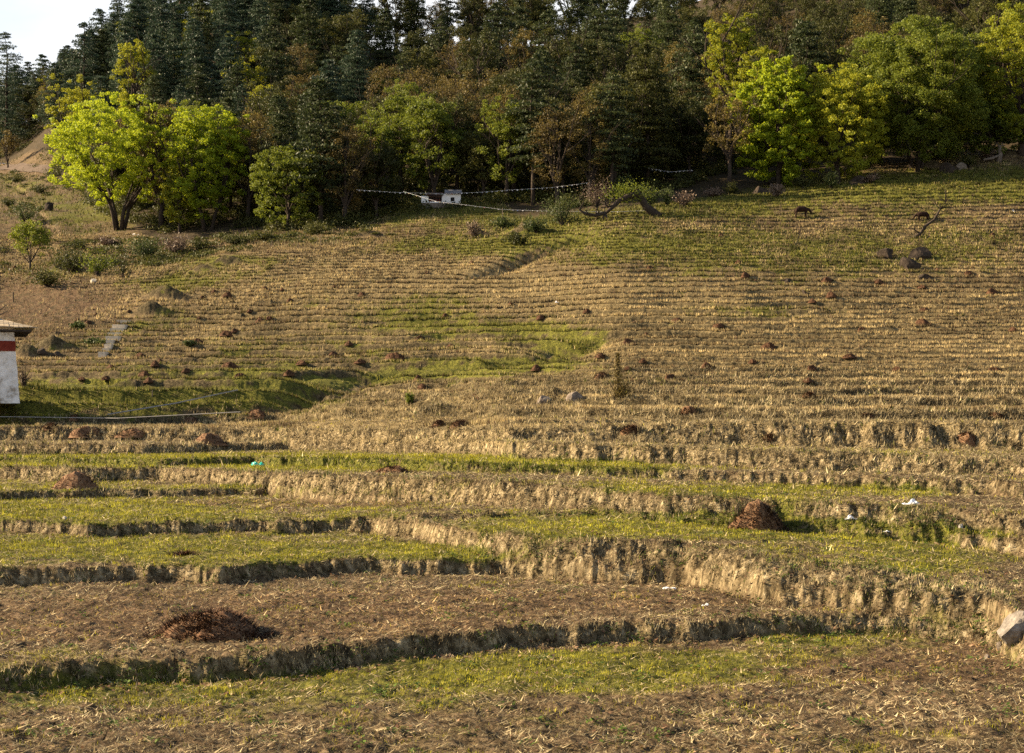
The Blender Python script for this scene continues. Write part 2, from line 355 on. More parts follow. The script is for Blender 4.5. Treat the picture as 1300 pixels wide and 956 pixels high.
STRAW = [(900,470,520,90,1),(1000,380,420,60,.8),(500,350,200,26,.8),(330,420,240,60,.6),(1100,540,500,40,1),(560,545,300,26,1),(420,340,180,20,.7)]
def masks(px, row, X, Y, ris, gr, tw, amp):
    g = 0; b = 0; s = 0
    for (cx, cy, rx, ry, a) in GREEN: g = g + a * gauss(px, row, cx, cy, rx, ry)
    for (cx, cy, rx, ry, a) in BROWN: b = b + a * gauss(px, row, cx, cy, rx, ry)
    for (cx, cy, rx, ry, a) in STRAW: s = s + a * gauss(px, row, cx, cy, rx, ry)
    n1 = fbm(X * .25, Y * .12, 101, 4); n2 = fbm(X * .9, Y * .9, 105, 3)
    tread = 1 - ris
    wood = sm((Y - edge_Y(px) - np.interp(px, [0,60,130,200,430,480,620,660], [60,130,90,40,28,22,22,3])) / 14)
    g = np.clip(g * (.35 + .65 * tread) * (1 - .8 * np.clip(b, 0, 1)) + .9 * n1 + .7 * n2 - .12 + ris * (gr - .45) * .5 * (1 - tw), 0, 1)
    b = np.clip(b + .5 * n1, 0, 1); s = np.clip(s + .8 * n2 + .5 * n1, 0, 1)
    return g, s, b, wood
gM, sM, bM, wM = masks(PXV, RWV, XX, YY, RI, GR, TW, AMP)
nR, nC = XX.shape
V = np.stack([XX, YY, Z + EYE], -1).reshape(-1, 3)
idx = np.arange(nR * nC).reshape(nR, nC)
Fq = np.stack([idx[:-1, :-1], idx[:-1, 1:], idx[1:, 1:], idx[1:, :-1]], -1).reshape(-1, 4)
def ground_mat():
    m, nt, out = newmat('terraced_field')
    tc = N(nt, 'ShaderNodeTexCoord'); P = tc.outputs['Object']
    a1 = N(nt, 'ShaderNodeAttribute', attribute_name='mask'); a2 = N(nt, 'ShaderNodeAttribute', attribute_name='mask2')
    s1 = N(nt, 'ShaderNodeSeparateColor'); nt.links.new(a1.outputs['Color'], s1.inputs[0])
    s2 = N(nt, 'ShaderNodeSeparateColor'); nt.links.new(a2.outputs['Color'], s2.inputs[0])
    green, straw, brown = s1.outputs; ris, wood, tw = s2.outputs
    fine = noise(nt, P, 7, 8, .7); mid = noise(nt, P, 1.1, 6, .65); big = noise(nt, P, .11, 4)
    mp = N(nt, 'ShaderNodeMapping'); mp.inputs['Scale'].default_value = (3.2, 3.2, .8); nt.links.new(P, mp.inputs['Vector'])
    rib = noise(nt, mp.outputs[0], 1.6, 6, .7)
    soil = ramp(nt, fine, [(.34,(.028,.019,.010)),(.5,(.11,.075,.04)),(.7,(.30,.22,.13))])
    red = ramp(nt, fine, [(.34,(.028,.017,.010)),(.5,(.11,.07,.038)),(.72,(.28,.19,.11))])
    strawc = ramp(nt, fine, [(.32,(.045,.032,.014)),(.5,(.2,.15,.07)),(.7,(.48,.38,.19))])
    grass = ramp(nt, fine, [(.3,(.028,.032,.007)),(.5,(.1,.1,.018)),(.72,(.27,.24,.045))])
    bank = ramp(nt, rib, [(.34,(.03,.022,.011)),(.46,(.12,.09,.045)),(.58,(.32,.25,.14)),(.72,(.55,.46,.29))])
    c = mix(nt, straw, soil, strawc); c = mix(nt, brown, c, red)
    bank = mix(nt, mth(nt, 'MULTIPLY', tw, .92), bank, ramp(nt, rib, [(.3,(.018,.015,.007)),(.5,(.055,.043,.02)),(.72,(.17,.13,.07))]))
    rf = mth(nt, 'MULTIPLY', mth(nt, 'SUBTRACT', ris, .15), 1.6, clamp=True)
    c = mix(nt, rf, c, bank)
    gf = mth(nt, 'ADD', green, mth(nt, 'MULTIPLY', mth(nt, 'SUBTRACT', mid, .5), 1.3))
    gf = ramp(nt, gf, [(.28, 0.), (.62, 1.)])
    c = mix(nt, gf, c, grass)
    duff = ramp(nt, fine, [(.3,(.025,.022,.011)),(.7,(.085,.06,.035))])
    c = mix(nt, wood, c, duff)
    c = mix(nt, .55, c, ramp(nt, mid, [(.32, .35), (.66, 1.3)]), 'MULTIPLY')
    p = N(nt, 'ShaderNodeBsdfPrincipled'); p.inputs['Roughness'].default_value = .95; p.inputs['Specular IOR Level'].default_value = .1
    nt.links.new(c, p.inputs['Base Color'])
    b = N(nt, 'ShaderNodeBump'); b.inputs['Strength'].default_value = .9; b.inputs['Distance'].default_value = .12
    nt.links.new(mth(nt, 'ADD', noise(nt, P, 4.5, 8, .75), mth(nt, 'MULTIPLY', rib, .8)), b.inputs['Height']); nt.links.new(b.outputs[0], p.inputs['Normal'])
    nt.links.new(p.outputs[0], out.inputs[0]); return m
M['ground'] = ground_mat()
one = np.ones(gM.size)
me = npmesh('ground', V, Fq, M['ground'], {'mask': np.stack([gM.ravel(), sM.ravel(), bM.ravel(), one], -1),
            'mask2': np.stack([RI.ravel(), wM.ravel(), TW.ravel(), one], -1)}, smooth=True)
tag(obj('ground', me), kind='structure')
# surroundings outside the detailed sheet: land beside, behind and beyond
ang = np.linspace(-math.pi, math.pi, 181); rad = np.array([0, 8, 16, 30, 60, 120, 240, 450, 800, 1500, 3000, 6000.])
A_, R_ = np.meshgrid(ang, rad); Xs = np.sin(A_) * R_; Ys_ = np.cos(A_) * R_
Zs = height(Xs, np.maximum(Ys_, 12), detail=False)
Zs = np.where(Ys_ < 12, H0, Zs); Zs = np.where(R_ > 700, np.minimum(Zs, 60 - (R_ - 700) * .06), Zs); Zs = np.maximum(Zs, -60)
inside = (np.abs(Xs) < Ys_ * 1.7)
Zs = Zs - np.where(inside | (R_ < 60), .0, 0) - np.where(inside, 4 + R_ * .03, .5); Zs[:1] -= .0
idx2 = np.arange(Xs.size).reshape(Xs.shape)
Fs = np.stack([idx2[:-1, :-1], idx2[1:, :-1], idx2[1:, 1:], idx2[:-1, 1:]], -1).reshape(-1, 4)
M['land'] = rough_mat('distant_land', [(.3,(.06,.055,.025)),(.7,(.16,.13,.07))], .02, .2)
tag(obj('terrain', npmesh('terrain', np.stack([Xs, Ys_, Zs + EYE], -1).reshape(-1, 3), Fs[:, ::-1], M['land'], smooth=True)), kind='structure')

# ------------------------------------------------------------------ ground cover (blades)
def ground_masks(X, Y):
    z, ri, gr, tw, amp, fr, px = height(X, Y, full=True)
    row = HR - F * z / Y
    g, s, b, w = masks(px, row, X, Y, ri, gr, tw, amp)
    return z, ri, g, s, b, w, tw, fr, px, row
def scatter(n, y0, y1, power=1.0, um=.345):
    t = rng.random(n); e = 2 - power
    Y = (y0 ** e + t * (y1 ** e - y0 ** e)) ** (1 / e)
    X = rng.uniform(-um, um, n) * Y
    return X, Y
def blades(name, X, Y, z, h, w, lean, col, tipcol=None, leandir=None):
    n = len(X); a = rng.uniform(0, 2 * math.pi, n); d = np.stack([np.cos(a), np.sin(a)], -1)
    la = rng.uniform(0, 2 * math.pi, n) if leandir is None else leandir
    ld = np.stack([np.cos(la), np.sin(la)], -1) * (lean * h)[:, None]
    hz = h * np.sqrt(np.clip(1 - lean ** 2, .05, 1))
    b0 = np.stack([X - d[:, 0] * w, Y - d[:, 1] * w, z - .01], -1); b1 = np.stack([X + d[:, 0] * w, Y + d[:, 1] * w, z - .01], -1)
    tp = np.stack([X + ld[:, 0], Y + ld[:, 1], z + hz], -1)
    V = np.stack([b0, b1, tp], 1).reshape(-1, 3); V[:, 2] += EYE
    Fc = np.arange(3 * n).reshape(n, 3)
    tc = col if tipcol is None else tipcol
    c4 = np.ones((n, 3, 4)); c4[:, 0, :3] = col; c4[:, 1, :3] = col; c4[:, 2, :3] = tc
    return npmesh(name, V, Fc, M['blade'], {'col': c4.reshape(-1, 4)})
def lerp3(a, b, t): return np.array(a)[None] * (1 - t[:, None]) + np.array(b)[None] * t[:, None]
def hitmask(X, Y): return ground_masks(X, Y)
# turf on the terraces
n = 620000
X, Y = scatter(n, 19, 125, 1.45)
z, ri, g, s, b, w, tw, fr, px, row = ground_masks(X, Y)
pat = fbm(X * 1.7, Y * 1.7, 201, 3)
keep = rng.random(n) < np.clip((g + pat * 1.9 - .32) * 1.6, .02, 1) * (.45 + .55 * (ri < .3))
X, Y, z, g, ri, pat = X[keep], Y[keep], z[keep], g[keep], ri[keep], pat[keep]
m_ = len(X); sc = np.clip(Y / 40, .8, 2.0)
h = (.035 + .07 * rng.random(m_) ** 2) * sc * (1 + ri); t = np.clip(rng.random(m_) * .8 + pat * .8, 0, 1)
col = lerp3((.08,.095,.008), (.60,.54,.035), t) * rng.uniform(.75, 1.2, m_)[:, None]
col[ri > .3] *= np.array([.45, .55, .5]); pn = fbm(X * 2.6, Y * 1.4, 216, 3); col *= np.clip(.9 + 1.8 * pn, .35, 1.4)[:, None]
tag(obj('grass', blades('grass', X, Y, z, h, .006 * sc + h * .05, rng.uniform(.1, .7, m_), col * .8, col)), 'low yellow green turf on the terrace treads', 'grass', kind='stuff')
# dry straw, lying and standing, near
n = 520000
X, Y = scatter(n, 19, 120, 1.45)
z, ri, g, s, b, w, tw, fr, px, row = ground_masks(X, Y)
pat = fbm(X * 1.3, Y * 1.3, 211, 3)
keep = rng.random(n) < np.clip(.8 - g * .6 + pat * .9, .14, .97)
X, Y, z, ri, b, s = X[keep], Y[keep], z[keep], ri[keep], b[keep], s[keep]
m_ = len(X); sc = np.clip(Y / 40, .8, 2.2); r1 = rng.random(m_)
lean = np.where(r1 < .97, rng.uniform(.96, .999, m_), rng.uniform(.4, .9, m_)); h = (.05 + .20 * rng.random(m_) ** 3) * sc
t = rng.random(m_); col = lerp3((.07,.045,.02), (.78,.64,.36), t ** 1.8)
col = np.where((b > .5)[:, None] & (rng.random(m_) < .5)[:, None], col * np.array([.85, .7, .55]), col)
pn = fbm(X * 2.2, Y * 1.2, 215, 3); col *= np.clip(.85 + 2.2 * pn, .3, 1.35)[:, None]
tag(obj('dry_grass', blades('dry_grass', X, Y, z + .022, h, .007 * sc + h * .05, lean, col)), 'pale straw and dead stalks littering terraces and banks', 'dry grass', kind='stuff')
# tufts hanging on the banks
n = 900000
X, Y = scatter(n, 22, 128, 1.3)
z, ri, g, s, b, w, tw, fr, px, row = ground_masks(X, Y)
keep = (ri > .12) & (rng.random(n) < .8)
X, Y, z, ri, g = X[keep], Y[keep], z[keep], ri[keep], g[keep]; m_ = len(X); sc = np.clip(Y / 45, .8, 2.2)
pat = fbm(X * 1.5, Y * .8 + z * 3, 221, 3)
h = (.05 + .12 * rng.random(m_) ** 1.5) * sc; t = np.clip(.5 + pat * 1.6 + rng.uniform(-.3, .3, m_), 0, 1)
col = lerp3((.06,.042,.02), (.56,.46,.26), t); gg = (rng.random(m_) < np.clip(g * .9 + pat - .05, 0, .85))
col[gg] = lerp3((.03,.05,.01), (.11,.13,.02), rng.random(gg.sum())); pn = fbm(X * 2.4, z * 5 + Y, 217, 3); col *= np.clip(.9 + 2.4 * pn, .25, 1.4)[:, None]
tag(obj('bank_tufts', blades('bank_tufts', X, Y, z, h, .008 * sc + h * .07, rng.uniform(.2, .8, m_), col, leandir=rng.normal(-math.pi / 2, .9, m_))), 'matted beige grass hanging over the terrace banks', 'dry grass', kind='stuff')
# stubble on the slope: short pale clumps in rows along the steps
n = 1350000
X, Y = scatter(n, 76, 312, .75)
z, ri, g, s, b, w, tw, fr, px, row = ground_masks(X, Y)
pl = gauss(px, row, 45, 388, 95, 32)
edge = np.where(fr < .6, np.exp(-(fr / .2) ** 2), 0) * (ri < .5)
dens = np.clip(.03 + s * .06 + edge * .95 + fbm(X * .35, Y * .35, 231, 3) * .6, .02, 1) * (1 - w) * (1 - np.clip(pl * 1.4, 0, .95)) * tw * (1 - .94 * (ri > .2))
keep = rng.random(n) < dens
X, Y, g, s, edge, px, ri = X[keep], Y[keep], g[keep], s[keep], edge[keep], px[keep], ri[keep]
q = 3; X = np.repeat(X, q) + rng.normal(0, .05, len(X) * q); Y = np.repeat(Y, q) + rng.normal(0, .04, len(Y) * q); g, s, edge, ri = [np.repeat(v, q) for v in (g, s, edge, ri)]
z = height(X, Y); m_ = len(X)
pat = fbm(X * .12, Y * .12, 241, 3); sc = Y / 150
h = (.10 + .26 * rng.random(m_) ** 1.3) * np.clip(sc, .7, 1.35) * (.75 + .5 * edge); t = np.clip(.5 + pat * .9 + rng.uniform(-.45, .45, m_), 0, 1)
col = lerp3((.10,.068,.028), (.74,.58,.28), t ** 1.2)
gg = rng.random(m_) < np.clip(g * 1.1 - .1, 0, .9)
col[gg] = lerp3((.06,.075,.012), (.28,.26,.04), rng.random(gg.sum()))
pn = fbm(X * .5, Y * .35, 218, 3); col *= np.clip(.9 + 1.7 * pn, .35, 1.35)[:, None]
rd = (~gg) & (rng.random(m_) < .12); col[rd] = lerp3((.1,.05,.03), (.24,.14,.08), rng.random(rd.sum()))
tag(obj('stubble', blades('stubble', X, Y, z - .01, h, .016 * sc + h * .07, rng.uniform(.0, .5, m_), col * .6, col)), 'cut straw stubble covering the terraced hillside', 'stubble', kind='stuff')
# coarse dry grass on the far slopes left
n = 160000; X, Y = scatter(n, 262, 540, 1.0); px = 650 + F * X / Y; k = (px < 470) | ((px > 500) & (px < 900) & (Y < 300)); X, Y = X[k], Y[k]
z, ri, g, s, b, w, tw, fr, px, row = ground_masks(X, Y); pat = fbm(X * .06, Y * .06, 271, 4)
k = rng.random(len(X)) < np.clip((.4 + pat * 1.6) * (1 - .8 * w), .03, 1); X, Y, z, g, pat = X[k], Y[k], z[k], g[k], pat[k]; m_ = len(X)
col = lerp3((.07,.06,.025), (.3,.24,.12), rng.random(m_)); gg = rng.random(m_) < np.clip(g + pat + .25, .1, .9); col[gg] = lerp3((.04,.05,.014), (.16,.16,.035), rng.random(gg.sum()))
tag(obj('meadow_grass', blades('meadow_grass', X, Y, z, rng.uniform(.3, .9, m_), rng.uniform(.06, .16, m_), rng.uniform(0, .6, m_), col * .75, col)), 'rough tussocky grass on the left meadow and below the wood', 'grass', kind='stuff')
# fallen leaves
def leaf_litter():
    n = 30000; X, Y = scatter(n, 20, 62, 1.5)
    z, ri, g, s, b, w, tw, fr, px, row = ground_masks(X, Y)
    zz = height(X, Y + .9) - z           # lie thickest at the foot of each bank
    keep = rng.random(n) < np.clip((zz > .12) * .9 + .10 + fbm(X, Y, 251, 2) * .3, 0, 1)
    X, Y, z = X[keep], Y[keep], z[keep]; m_ = len(X); r = rng.uniform(.022, .055, m_); a = rng.uniform(0, 6.28, m_)
    e1 = np.stack([np.cos(a), np.sin(a), rng.uniform(-.5, .5, m_)], -1) * r[:, None]; e2 = np.stack([-np.sin(a), np.cos(a), rng.uniform(-.6, .6, m_)], -1) * r[:, None] * .6
    c = np.stack([X, Y, z + EYE + .025], -1)
    V = np.stack([c - e1, c + e2, c + e1 + np.array([0, 0, .015]), c - e2], 1).reshape(-1, 3)
    col = lerp3((.1,.045,.022), (.4,.26,.15), rng.random(m_) ** 1.3); c4 = np.ones((m_, 4, 4)); c4[..., :3] = col[:, None]
    return npmesh('fallen_leaves', V, np.arange(4 * m_).reshape(m_, 4), M['blade'], {'col': c4.reshape(-1, 4)})
tag(obj('fallen_leaves', leaf_litter()), 'curled brown leaves lying at the foot of the banks', 'leaves', kind='stuff')
# small green weeds on banks near the camera
def weeds():
    n = 6500; X, Y = scatter(n, 21, 75, 1.3); z, ri, g, s, b, w, tw, fr, px, row = ground_masks(X, Y)
    k = (ri > .1) & (rng.random(n) < .55 + fbm(X * .5, Y * .5, 261, 2) * 2) | (rng.random(n) < .07)
    X, Y = X[k], Y[k]; q = 26
    Xl = np.repeat(X, q) + rng.normal(0, .09, len(X) * q); Yl = np.repeat(Y, q) + rng.normal(0, .07, len(X) * q)
    zl = height(Xl, Yl) + rng.uniform(.0, .10, len(Xl)); m_ = len(Xl); r = rng.uniform(.018, .042, m_); a = rng.uniform(0, 6.28, m_)
    e1 = np.stack([np.cos(a), np.sin(a), rng.uniform(-.6, .6, m_)], -1) * r[:, None]; e2 = np.stack([-np.sin(a), np.cos(a), rng.uniform(-.6, .6, m_)], -1) * r[:, None] * .55
    c = np.stack([Xl, Yl, zl + EYE], -1); V = np.stack([c - e1, c + e2, c + e1, c - e2], 1).reshape(-1, 3)
    col = lerp3((.03,.055,.01), (.13,.19,.03), rng.random(m_)); c4 = np.ones((m_, 4, 4)); c4[..., :3] = col[:, None]
    return npmesh('weeds', V, np.arange(4 * m_).reshape(m_, 4), M['blade'], {'col': c4.reshape(-1, 4)})
tag(obj('weeds', weeds()), 'small dark green weeds rooted in the banks', 'weeds', kind='stuff')

# ------------------------------------------------------------------ trees
def leaves_mesh(name, cs, size, mat, jitter, up=.3, seed=0, aspect=.6):
    """quads around centres cs (n,3)"""
    r = np.random.default_rng(seed); n = len(cs)
    nrm = r.normal(0, 1, (n, 3)); nrm[:, 2] += up * 2; nrm /= np.linalg.norm(nrm, axis=1)[:, None]
    a = r.normal(0, 1, (n, 3)); e1 = np.cross(nrm, a); e1 /= np.linalg.norm(e1, axis=1)[:, None] + 1e-9; e2 = np.cross(nrm, e1)
    s = size * r.uniform(.6, 1.4, n)[:, None]; e1 = e1 * s; e2 = e2 * s * aspect
    V = np.stack([cs - e1, cs + e2, cs + e1, cs - e2], 1).reshape(-1, 3)
    return npmesh(name, V, np.arange(4 * n).reshape(n, 4), mat)
def broadleaf(name, H, Rr, leafmat, nclump=90, per=90, lsize=.17, seed=0, stems=1, trunkh=.22, bark='bark', csize=1.0, openness=.0, lowskirt=.18, spiky=0):
    r = random.Random(seed); nr = np.random.default_rng(seed + 1); mb = MB(); cl = []
    def limb(p, d, L, rad, depth):
        pts = [p]; q = p.copy(); dd = d.copy(); seg = 4
        for k in range(seg):
            dd = (dd + Vector((r.uniform(-.2, .2), r.uniform(-.2, .2), r.uniform(-.05, .18)))).normalized(); q = q + dd * L / seg; pts.append(q.copy())
        mb.tube(pts, [rad * (1 - .62 * k / seg) for k in range(seg + 1)], 5, cap=False)
        if depth == 0: cl.append((pts[-1], L)); return
        for k in range(3 if depth > 1 else 3):
            base = pts[r.choice([2, 3, 4])]; a = r.uniform(0, 6.28); tilt = r.uniform(.35, .95)
            nd = (dd + Vector((math.cos(a) * tilt, math.sin(a) * tilt, r.uniform(-.15, .35)))).normalized()
            limb(base.copy(), nd, L * r.uniform(.5, .72), rad * .42, depth - 1)
        if depth == 1: cl.append((pts[-1], L))
    for s in range(stems):
        a = 6.28 * s / max(stems, 1) + r.random(); off = Vector((math.cos(a), math.sin(a), 0)) * (.5 if stems > 1 else 0)
        th = H * trunkh * r.uniform(.8, 1.2); lean = Vector((math.cos(a) * .3, math.sin(a) * .3, 1)) if stems > 1 else Vector((r.uniform(-.1, .1), r.uniform(-.1, .1), 1))
        top = off + lean * th; rb = H * .018 * (1.25 if stems == 1 else .8)
        mb.tube([off - Vector((0, 0, 1.2)), off + lean * th * .5 + Vector((r.uniform(-.2, .2), r.uniform(-.2, .2), 0)), top], [rb * 1.3, rb, rb * .8], 7)
        nl = 6 if stems == 1 else 4
        for k in range(nl):
            b = a + 6.28 * k / nl + r.uniform(-.4, .4) if stems == 1 else a + r.uniform(-1.2, 1.2)
            sp = r.uniform(.3, 1.0) * Rr / H * 2.4
            d = Vector((math.cos(b) * sp, math.sin(b) * sp, 1)).normalized()
            limb(top - lean * th * r.uniform(0, .35), d, H * r.uniform(.36, .5), rb * .62, 2)
    # crown clumps: inside an uneven egg, weighted to the shell, plus the branch ends
    cen = []
    bump = lambda ax, el: 1 + .16 * math.sin(ax * 3 + seed) + .12 * math.sin(ax * 5 + el * 4 + seed * 2) + .08 * math.sin(el * 9 + ax * 2)
    for k in range(nclump):
        ax = r.uniform(0, 6.28); el = math.asin(r.uniform(-.96, 1)); rr = r.uniform(.35, 1) ** .45 * bump(ax, el)
        zc = H * (.5 + lowskirt * -.3); hz = H * (.5 - lowskirt * -.0)
        p = np.array([math.cos(ax) * math.cos(el) * Rr * rr, math.sin(ax) * math.cos(el) * Rr * rr, H * (.5 + lowskirt * .5) + math.sin(el) * H * (.5 - lowskirt * .5) * min(rr, 1.02)])
        if p[2] < H * lowskirt: p[2] = H * (lowskirt + .06 * r.random())
        cen.append(p)
    for p, L in cl:
        v = np.array(p)
        if np.hypot(v[0], v[1]) < Rr * 1.12 and H * .15 < v[2] < H * 1.02: cen.append(v)
    cen = np.array(cen); keep = nr.random(len(cen)) > openness; cen = cen[keep]
    sz = nr.uniform(.55, 1.25, len(cen)) * csize
    pts = []
    for c, s_ in zip(cen, sz):
        k = int(per * s_ ** 1.5); q = nr.normal(0, 1, (k, 3)); q /= np.linalg.norm(q, axis=1)[:, None]; q *= (nr.random((k, 1)) ** .4)
        q = q * np.array([1.0, 1.0, .62]) * s_
        if spiky: q = np.abs(q) * np.array([1, 1, 1]) * np.sign(nr.normal(0, 1, (k, 3))) ; q[:, 2] = np.abs(q[:, 2]) * spiky
        pts.append(c + q)
    pts = np.concatenate(pts)
    lf = leaves_mesh(name + '_crown', pts, lsize, leafmat, 0, .35, seed)
    return mb.mesh(name + '_trunk', M[bark], True), lf
def conifer(name, H, Rr, leafmat, seed=0, whorls=46, droop=.2, lsize=.3, per=42, bark='bark', bare=.18, ragged=.25):
    r = random.Random(seed); nr = np.random.default_rng(seed + 1); mb = MB(); pts = []
    bend = [Vector((r.uniform(-.15, .15) * k, r.uniform(-.15, .15) * k, -1.2 + (H + 1.2) * k / 5)) for k in range(6)]
    rb = H * .014
    mb.tube(bend, [rb * 1.2, rb, rb * .8, rb * .6, rb * .35, .03], 7)
    def axis(t): f = t * 5; i = min(int(f), 4); return bend[i].lerp(bend[i + 1], f - i)
    for w in range(whorls):
        t = bare + (1 - bare) * (w + r.random() * 2.5) / whorls; t = min(t, .985)
        prof = (.08 + (1 - t) ** .5) * (1.0 if t > bare + .12 else .45 + 4 * (t - bare))
        nb = 3; a0 = r.random() * 6.28; 
        for k in range(nb):
            a = a0 + 6.28 * k / nb + r.uniform(-.3, .3); L = max(.5, Rr * prof * r.uniform(1 - ragged * 1.6, 1 + ragged))
            if r.random() < .08: continue
            o = axis(min(.98, t + r.uniform(-.02, .02))); d = Vector((math.cos(a), math.sin(a), 0))
            P = [o + d * L * f + Vector((0, 0, (.3 * f - droop * f * f * 1.5) * L)) for f in (0, .35, .7, 1)]
            mb.tube(P, [rb * .35 * (1 - t) + .03, .05, .035, .015], 4, cap=False)
            m = max(6, int(per * L / 2)); f = nr.random(m) ** .6
            base = np.array([P[0]]) * (1 - f[:, None]) + np.array([P[3]]) * f[:, None]
            base[:, 2] = float(o.z) + (.3 * f - droop * f * f * 1.5) * L
            side = np.array([-math.sin(a), math.cos(a), 0]); wd = L * .26 * np.sin(np.clip(f * 2.6, 0, 3.1)) + .12
            base += side[None] * (nr.normal(0, 1, m) * wd)[:, None]; base[:, 2] += nr.normal(0, .13, m) + .05
            pts.append(base)
    m = 40; top = np.array([axis(1.0)]) + nr.normal(0, .22, (m, 3)) - np.array([[0, 0, .5]]); pts.append(top)
    pts = np.concatenate(pts)
    return mb.mesh(name + '_trunk', M[bark], True), leaves_mesh(name + '_crown', pts, lsize, leafmat, 0, .5, seed, aspect=.38)
LM = {}
LM['spring'] = leaf_mat('spring_leaves', [(.1,(.11,.16,.010)),(.5,(.27,.35,.02)),(.9,(.48,.54,.04))], .5, tcol=(.4,.42,.02))
LM['yellowgreen'] = leaf_mat('yellowgreen_leaves', [(.1,(.08,.105,.010)),(.5,(.21,.25,.02)),(.9,(.42,.42,.035))], .45, tcol=(.36,.32,.02))
LM['green'] = leaf_mat('mid_green_leaves', [(.1,(.035,.055,.01)),(.5,(.11,.145,.016)),(.9,(.27,.29,.035))], .42, tcol=(.18,.2,.02))
LM['olive'] = leaf_mat('olive_leaves', [(.1,(.022,.028,.008)),(.5,(.058,.064,.014)),(.9,(.125,.12,.026))], .33)
LM['rust'] = leaf_mat('rusty_leaves', [(.1,(.05,.036,.014)),(.5,(.12,.09,.026)),(.9,(.23,.18,.04))], .35)
LM['pine'] = leaf_mat('pine_needles', [(.1,(.016,.026,.01)),(.5,(.045,.06,.02)),(.9,(.10,.12,.035))], .25)
LM['bluepine'] = leaf_mat('bluish_needles', [(.1,(.016,.032,.02)),(.5,(.042,.068,.038)),(.9,(.09,.125,.06))], .2)
LM['bush'] = leaf_mat('bush_leaves', [(.1,(.03,.045,.012)),(.5,(.07,.09,.025)),(.9,(.14,.16,.05))], .3)
LM['drybush'] = leaf_mat('dry_twigs', [(.1,(.07,.045,.03)),(.5,(.16,.11,.075)),(.9,(.3,.22,.15))], .15)
BL = lambda *a, **k: broadleaf(*a, **k)
PROTO = {
 'pine': [conifer('pine', 24, 5.6, LM['pine'], 1, droop=.15), conifer('pine', 21, 5.4, LM['pine'], 2, whorls=40, ragged=.5), conifer('pine', 26, 5.8, LM['pine'], 3, whorls=46, bare=.25, ragged=.5)],
 'blue': [conifer('bluepine', 26, 5.8, LM['bluepine'], 4, droop=.2), conifer('bluepine', 23, 5.4, LM['bluepine'], 5, ragged=.45), conifer('bluepine', 28, 6.2, LM['bluepine'], 6, whorls=52)],
 'olive': [BL('olive', 19, 5.2, LM['olive'], 110, 70, .19, 11, csize=1.15, openness=.15), BL('olive', 22, 5.6, LM['olive'], 120, 70, .19, 12, trunkh=.35, csize=1.15, openness=.2), BL('olive', 16, 5.4, LM['olive'], 100, 70, .19, 13, csize=1.2)],
 'rust': [BL('rust', 20, 5.4, LM['rust'], 120, 42, .17, 21, trunkh=.2, csize=1.25, openness=.25, bark='bark'), BL('rust', 17, 5.6, LM['rust'], 110, 42, .17, 22, csize=1.25, openness=.25, bark='bark')],
 'green': [BL('green', 18, 5.4, LM['green'], 110, 70, .19, 31, csize=1.15, openness=.1), BL('green', 21, 5.2, LM['green'], 110, 70, .19, 32, trunkh=.3, csize=1.15, openness=.15)],
 'yellow': [BL('yellow', 17, 5.2, LM['yellowgreen'], 100, 60, .19, 41, csize=1.15, openness=.2)],
}
def place_tree(name, proto, H0_, px, Y, H, label, cat, group=None, rz=None, wscale=1.0, row=None):
    X = (px - 650) / F * Y; zz = float(height(np.array([X]), np.array([Y]))[0]) + EYE
    root = empty(name, (X, Y, zz - .1), label, cat, group, rz if rz is not None else random.uniform(0, 6.28))
    s = H / H0_; root.scale = (s * wscale, s * wscale, s)
    t, c = proto
    obj('trunk', t, root); obj('crown', c, root); return root
HERO = []
def hero(name, px, row, top, width, mat, label, cat, seed, Y=None, **kw):
    Yh = Y or float(hit(px, row)[0]); X = (px - 650) / F * Yh; zz = float(height(np.array([X]), np.array([Yh]))[0])
    H = (HR - top) / F * Yh - zz; W = width / F * Yh / 2
    kw['nclump'] = int(kw.get('nclump', 240) * 1.9); kw['per'] = int(kw.get('per', 95) * .95); kw.setdefault('lsize', .19); kw.setdefault('csize', .92)
    p = broadleaf(name, H, W, LM[mat], seed=seed, **kw)
    r = place_tree(name, p, H, px, Yh, H, label, cat, None, 0); HERO.append((px, Yh, width / 2)); return r
hero('broadleaf_tree', 152, 292, 122, 186, 'spring', 'large bright yellow green domed tree with forked dark stems at left', 'tree', 101, stems=4, nclump=420, lowskirt=.2, openness=.06)
hero('broadleaf_tree', 264, 293, 134, 98, 'spring', 'tall bright lime tree just right of the big domed bright tree', 'tree', 102, stems=2, nclump=230, lowskirt=.1)
hero('broadleaf_tree', 205, 290, 128, 60, 'rust', 'thin brownish tree squeezed between the two bright left trees', 'tree', 103, nclump=110, per=55, openness=.2)
hero('broadleaf_tree', 228, 296, 205, 50, 'yellowgreen', 'low golden leafed tree in front of the tall narrow yellow green tree', 'tree', 113, nclump=90, lowskirt=.1, per=70)
hero('broadleaf_tree', 366, 292, 186, 90, 'green', 'rounded fresh green tree right of the left bright pair, under the dark wood', 'tree', 104, nclump=150, lowskirt=.06)
hero('broadleaf_tree', 988, 238, 76, 104, 'spring', 'bright fresh green tree with pale big leaves, left end of the sunny right group', 'tree', 105, nclump=270, lowskirt=.02, lsize=.25, per=85)
hero('broadleaf_tree', 1064, 232, 84, 130, 'yellowgreen', 'yellow green tree between the bright pale leafed tree and the big dark round tree', 'tree', 106, nclump=300, lowskirt=.03)
hero('broadleaf_tree', 1163, 216, 30, 196, 'green', 'huge round dark green tree behind the rocks above the right field', 'tree', 107, nclump=560, lowskirt=.05, stems=3, csize=1.3)
hero('broadleaf_tree', 1296, 196, 10, 130, 'yellowgreen', 'tall olive and yellow tree cut by the right edge of the view', 'tree', 108, nclump=340, lowskirt=.08)
